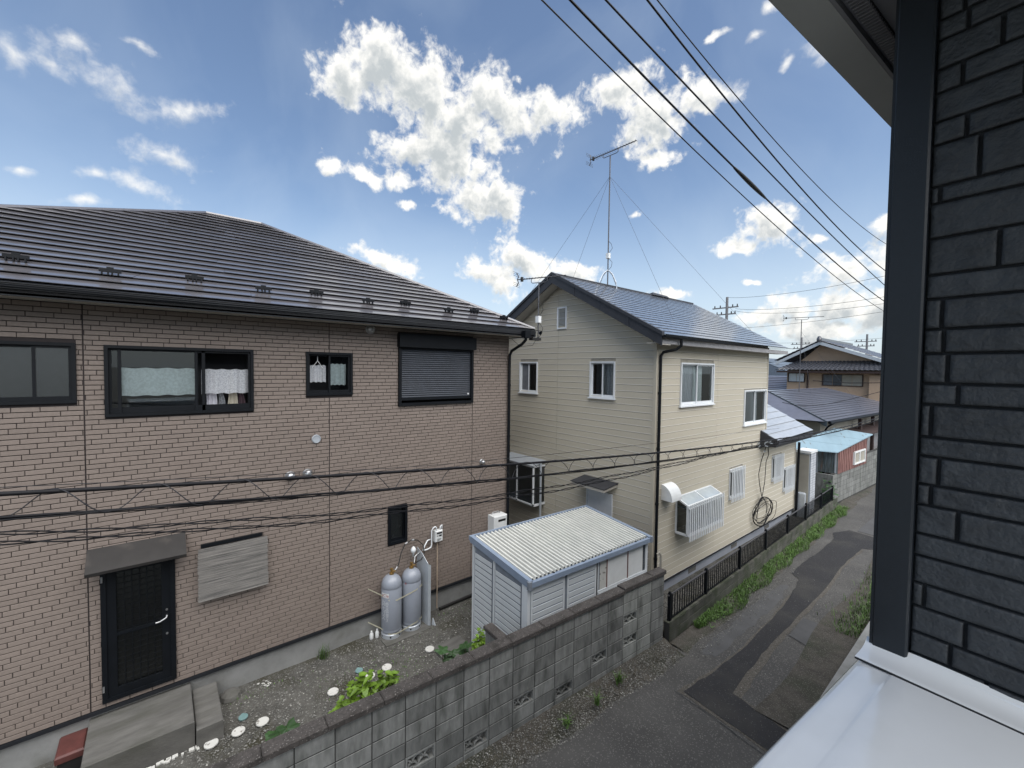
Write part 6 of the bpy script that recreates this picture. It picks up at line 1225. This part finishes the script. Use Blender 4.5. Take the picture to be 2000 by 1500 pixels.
# ------------------------------------------------------------------ upper lines over the lane
UP = [([(2.32, 8.05), (3.47, 7.9), (5.68, 7.53), (9.58, 7.19), (15.55, 6.83)], .0065), ([(2.65, 8.23), (3.8, 8.07), (5.66, 7.81), (6.66, 7.67), (9.55, 7.47), (15.64, 7.08)], .011), ([(3.16, 8.51), (4.38, 8.29), (6.81, 8.06), (10.88, 7.82), (15.62, 7.47)], .0095), ([(3.75, 8.83), (5.06, 8.61), (6.79, 8.34), (10.85, 8.07), (15.67, 7.9)], .0105), ([(3.9, 8.91), (5.18, 8.78), (7.37, 8.53), (11.17, 8.51), (15.57, 8.65)], .0065)]
labs = ['lowest and leftmost thin overhead line crossing the sky', 'thick overhead line that carries the dark splice sleeve', 'middle overhead line of the five crossing the sky', 'fourth overhead line, thick, second from the right', 'thin rightmost overhead line crossing the sky']
for (pts, rad), lab in zip(UP, labs):
    # smooth parabola z(y) through the measured points, so that the line hangs as one even curve
    ys = np.array([p[0] for p in pts]); zs = np.array([p[1] for p in pts]); co = np.polyfit(ys, zs, 2)
    P_ = [(-2.5, float(y), float(np.polyval(co, y))) for y in np.linspace(-3, 36, 28)]
    o, out = wire('overhead_line', P_, rad, lab, group='overhead power lines', n=3)
    if 'splice' in lab: sp = co
za = lambda y: float(np.polyval(sp, y))
single('splice_sleeve', MB().tube([(-2.5, y, za(y)) for y in np.linspace(5.72, 6.75, 9)], [.014, .02, .024, .026, .027, .026, .024, .02, .014], 8), M['black'], 'dark splice sleeve on the thick overhead line', 'cable sleeve', smooth=True)
# ------------------------------------------------------------------ low communication cable with spiral hanger
co = np.polyfit([-.74, .59, 1.92, 3.25, 6.33, 10.85, 15.06, 24.1], [4.40, 4.29, 4.18, 4.07, 3.85, 3.56, 3.48, 3.40], 3)
zc = lambda y: float(np.polyval(co, y)) if y < 24 else 3.40+.01*(y-24)
XM = -3.9
T = Thing('bundled_cable', 'thick black messenger cable with a spiral hanger running low across both houses', 'cable', (XM, 0, zc(0)))
T.part('messenger', MB().tube([(XM, y, zc(y)) for y in np.linspace(-4, 32, 90)], .0145, 8), M['wire'], smooth=True)
def drop(y): return .075+.09*max(0, 1-abs(y-3)/14) if y < 11 else .09
def wob(y, a, ph): return a*math.sin(y*3.1+ph)+a*.6*math.sin(y*7.3+ph*2)
for k, (rad, dz, ph) in enumerate([(.0085, 0, 0), (.006, -.012, 1.3), (.004, -.02, 2.9)]):
    T.part('lashed_cable', MB().tube([(XM+wob(y, .006, ph), y, zc(y)-drop(y)+dz+wob(y, .005, ph)) for y in np.linspace(-4, 32, 260)], rad, 6), M['wire'], smooth=True)
mb = MB(); pts = []; y = -4.; th_ = 0.
while y < 32:
    d = drop(y)/2+.014; pts.append((XM+d*.85*math.sin(th_), y, zc(y)-drop(y)/2+d*math.cos(th_))); y += .016; th_ += 2*math.pi*.016/.50
T.part('spiral_hanger', MB().tube(pts, .0038, 5), M['wiregrey'], smooth=True)
T.part('thin_line', MB().tube([(XM-.05, y, zc(y)+.03+.028*max(0, (y-2))) if y < 10 else (XM-.05, y, zc(y)+.25) for y in np.linspace(-4, 12, 40)], .003, 4), M['wiregrey'])
co2 = np.polyfit([-.74, .26, 1.41, 3.17, 4.77, 6.34, 8.54, 10.7], [4.18, 4.03, 3.87, 3.72, 3.65, 3.61, 3.57, 3.54], 3)
for q, lab in enumerate(['upper twisted pair of drop cables below the messenger', 'lower twisted pair of drop cables below the messenger']):
    T2 = Thing('twisted_cable', lab, 'cable', (XM+.02, 0, 4.0), group='twisted drop cables')
    for s in (0, math.pi):
        pts = []
        for y in np.linspace(-2.5, 10.6, 420):
            zz = float(np.polyval(co2, y))-q*.055*min(1, max(0, (10.8-y)/6)); a = y*2*math.pi/.62+s+q; pts.append((XM+.02+.008*math.sin(a), y, zz+.010*math.cos(a)+.008*math.sin(y*4+q)))
        T2.part('strand', MB().tube(pts, .0050, 5), M['wire'], smooth=True)
T3 = Thing('cable_clamp', 'cluster of clamps where the drop cables meet the messenger by the lean-to roof', 'clamp', (XM, 10.8, 3.5)); mb = MB()
r = random.Random(77)
for k in range(9): y = 10.45+r.random()*1.0; z = zc(y)-.03-r.random()*.1; mb.tube([(XM+r.uniform(-.03, .03), y, z), (XM+r.uniform(-.03, .03), y+.12, z+r.uniform(-.04, .04))], .014, 6)
T3.part('clamps', mb, M['steel']); mb = MB()
for k in range(7): y = 10.5+r.random()*1.1; z = zc(y)-.05; mb.tube([(XM, y, z), (XM-.03, y+.1, z-.14), (XM, y+.25, z-.10), (XM, y+.3, z)], .005, 5)
T3.part('loops', mb, M['wire']); T3.part('insulator', MB().tube([(XM-.1, 11.25, 3.3), (XM-.35, 11.9, 3.16)], .02, 6), M['steel'])
mb = MB(); mb.tube([(XM, 11.2, zc(11.2)-.05), (-4.4, 12.3, 3.3), (-4.75, 13.45, 3.05)], .008, 5); mb.tube([(XM, 11.3, zc(11.3)-.05), (-4.4, 12.5, 3.35), (-4.75, 13.6, 3.1)], .008, 5); single('drop_cable', mb, M['wire'], 'black drop cables from the clamps to the cream house wall', 'cable')

# ------------------------------------------------------------------ our own building: dark stone siding, corner trim, eave, white parapet cap
O = Thing('dark_house', 'near corner of a dark house with black stone-pattern siding, at the right edge', 'house', (-.325, 2.0, 0), R_(-5.0), local=True)
O.part('wall', MB().box(.0, 4.0, .012, .16, 0, 7.2), M['stonegroove'])
O.part('side_wall', MB().box(.005, .16, .16, 9, 0, 6.9), M['stonewall'])
mb = MB(); mb.chbox((-.004, .008, 0), (.098, 0, 0), (0, 0, 7.0), (0, -.032, 0), .006); mb.box(-.010, .002, -.02, .10, 0, 7.0); O.part('corner_trim', mb, M['pillar'])
zj = [6.36, 6.295, 6.20, 6.125, 6.03, 5.955, 5.82, 5.765, 5.65, 5.53, 5.45, 5.35, 5.27, 5.17, 5.10, 4.99, 4.925, 4.83, 4.76, 4.66, 4.585, 4.49, 4.41, 4.32, 4.245, 4.15, 4.08, 3.98]
zj = [6.95, 6.86, 6.78, 6.70, 6.61, 6.53, 6.44]+zj
r = random.Random(6)
cuts_ = {7: [.165], 8: [.24], 9: [.158], 10: [.29], 12: [.205], 13: [.118], 14: [], 15: [.255], 16: [], 18: [.143], 20: [.182], 22: [], 23: [.146], 24: [.13], 26: [], 27: [], 28: [.125], 29: [.225], 31: [.275], 33: [.14]}
def stone(x0, x1, z0, z1, seed):
    nx, nz = max(6, int((x1-x0)/.010)+4), max(6, int((z1-z0)/.010)+4); rg = random.Random(seed); import mathutils.noise as mn
    dn = rg.uniform(-.002, .003)
    def f(u, v):
        iu, iv = round(u*nx), round(v*nz)
        X_, Z_ = x1-x0, z1-z0
        def pos(i, n_, L_): return 0. if i == 0 else L_ if i == n_ else .0005+.0005*0 if i == 1 else L_-.0005 if i == n_-1 else .003 if i == 2 else L_-.003 if i == n_-2 else .003+(L_-.006)*(i-2)/(n_-4)
        x, z = x0+pos(iu, nx, X_), z0+pos(iv, nz, Z_); e = 0. if iu in (0, nx) or iv in (0, nz) else (.75 if iu in (1, nx-1) or iv in (1, nz-1) else 1.)
        rough_ = 1 if z > 4.7 else .4
        return (x, .012-(.015+dn)*e-rough_*.004*e*(mn.noise(Vector((x*22, z*30, seed*3.1)))+.6*mn.noise(Vector((x*60, z*60, seed)))), z)
    return MB().grid(f, nx, nz)
for i in range(len(zj)-1):
    z1, z0 = zj[i]-.0045, zj[i+1]+.0045; cs = cuts_.get(i, [r.uniform(.12, .3)]) ; xs = [.098]+cs; x = (cs[-1] if cs else .098)
    while x < .62: x += r.uniform(.2, .45); xs.append(x)
    for a, b in zip(xs, xs[1:]):
        o = O.part('siding_stone', stone(a+(.005 if a > .1 else 0), b-.005, z0, z1, i*7+int(a*100)), M['stonewall'], smooth=True)
# eave
zs_ = 6.6
O.part('soffit', MB().box(-.19, 1.5, -3.0, .0, zs_+.03, zs_+.05), M['soffC']); O.part('soffit', MB().box(-.19, .0, .0, 8, zs_+.03, zs_+.05), M['soffC'])
O.part('fascia', MB().hexa([(-.33, -3, zs_-.0), (-.20, -3, zs_-.0), (-.20, 8, zs_-.0), (-.33, 8, zs_-.0), (-.34, -3, zs_+.22), (-.19, -3, zs_+.22), (-.19, 8, zs_+.22), (-.34, 8, zs_+.22)]), M['fascC'])
mb = MB(); mb.box(-.199, -.186, -3, 8, zs_+.0, zs_+.03); O.part('fascia_return', mb, M['soffC'])
sv = O.part('vent_strip', MB().box(-.172, -.118, -3, 6, zs_+.022, zs_+.029), M['black'])
me_ = make_mesh('vent_fin', MB().box(-.17, -.12, 0, .006, zs_+.006, zs_+.022), M['soffC'])
y = -.6
while y < 2.6: O.inst('vent_fin', me_, (0, y, 0), sv); y += .021
O.part('eave_gutter', MB().tube([(-.355, -3, zs_+.2), (-.355, 8, zs_+.2)], .03, 8), M['fascC'])
# white parapet cap
Wc = Thing('parapet_cap', 'glossy white metal parapet cap at the bottom right corner', 'parapet cap', (-.325, 2.0, 3.2), R_(-5.0), local=True)
zt = 4.2-3.2
Wc.part('wall', MB().box(.03, 1.2, -2.6, -.02, -1.2, zt-.1), M['white'])
def capg(u, v):
    # cross section: outer drip, rounded shoulder, flat top
    pr = [(-.022, -.11), (-.022, -.03), (-.020, -.016), (-.012, -.006), (.0, -.002), (.075, .0), (.085, .002), (.3, .004), (.8, .006), (1.2, .006)]
    i = min(int(u*(len(pr)-1)), len(pr)-2); t = u*(len(pr)-1)-i; x = pr[i][0]*(1-t)+pr[i+1][0]*t; z = pr[i][1]*(1-t)+pr[i+1][1]*t
    return (x, -2.6+2.58*v-.005, zt+z+.0025*math.sin(v*19)*math.sin(u*7))
Wc.part('cap_sheet', MB().grid(capg, 36, 60), M['whitecap'], smooth=True)
mb = MB(); mb.grid(lambda u, v: (-.02+1.2*u, -.125+.125*v-.003, zt+.004+.004*math.sin(u*12)*v+.028*v**4+(.004 if v > .05 else 0)), 30, 12); Wc.part('flashing', mb, M['whitecap'], smooth=True)
mb = MB(); mb.tube([(-.018+1.2*t/20, -.131, zt+.006) for t in range(21)], .0035, 6); Wc.part('seam', mb, M['stonegroove'])
mb = MB(); mb.grid(lambda u, v: (.0+1.2*u, -.020-.012*v*(1+.3*math.sin(u*30)), zt+.006+.020*(1-v)+.004*math.sin(u*40)*v), 60, 2); Wc.part('sealant', mb, M['whitecap'], smooth=True)
scn.render.film_transparent = False
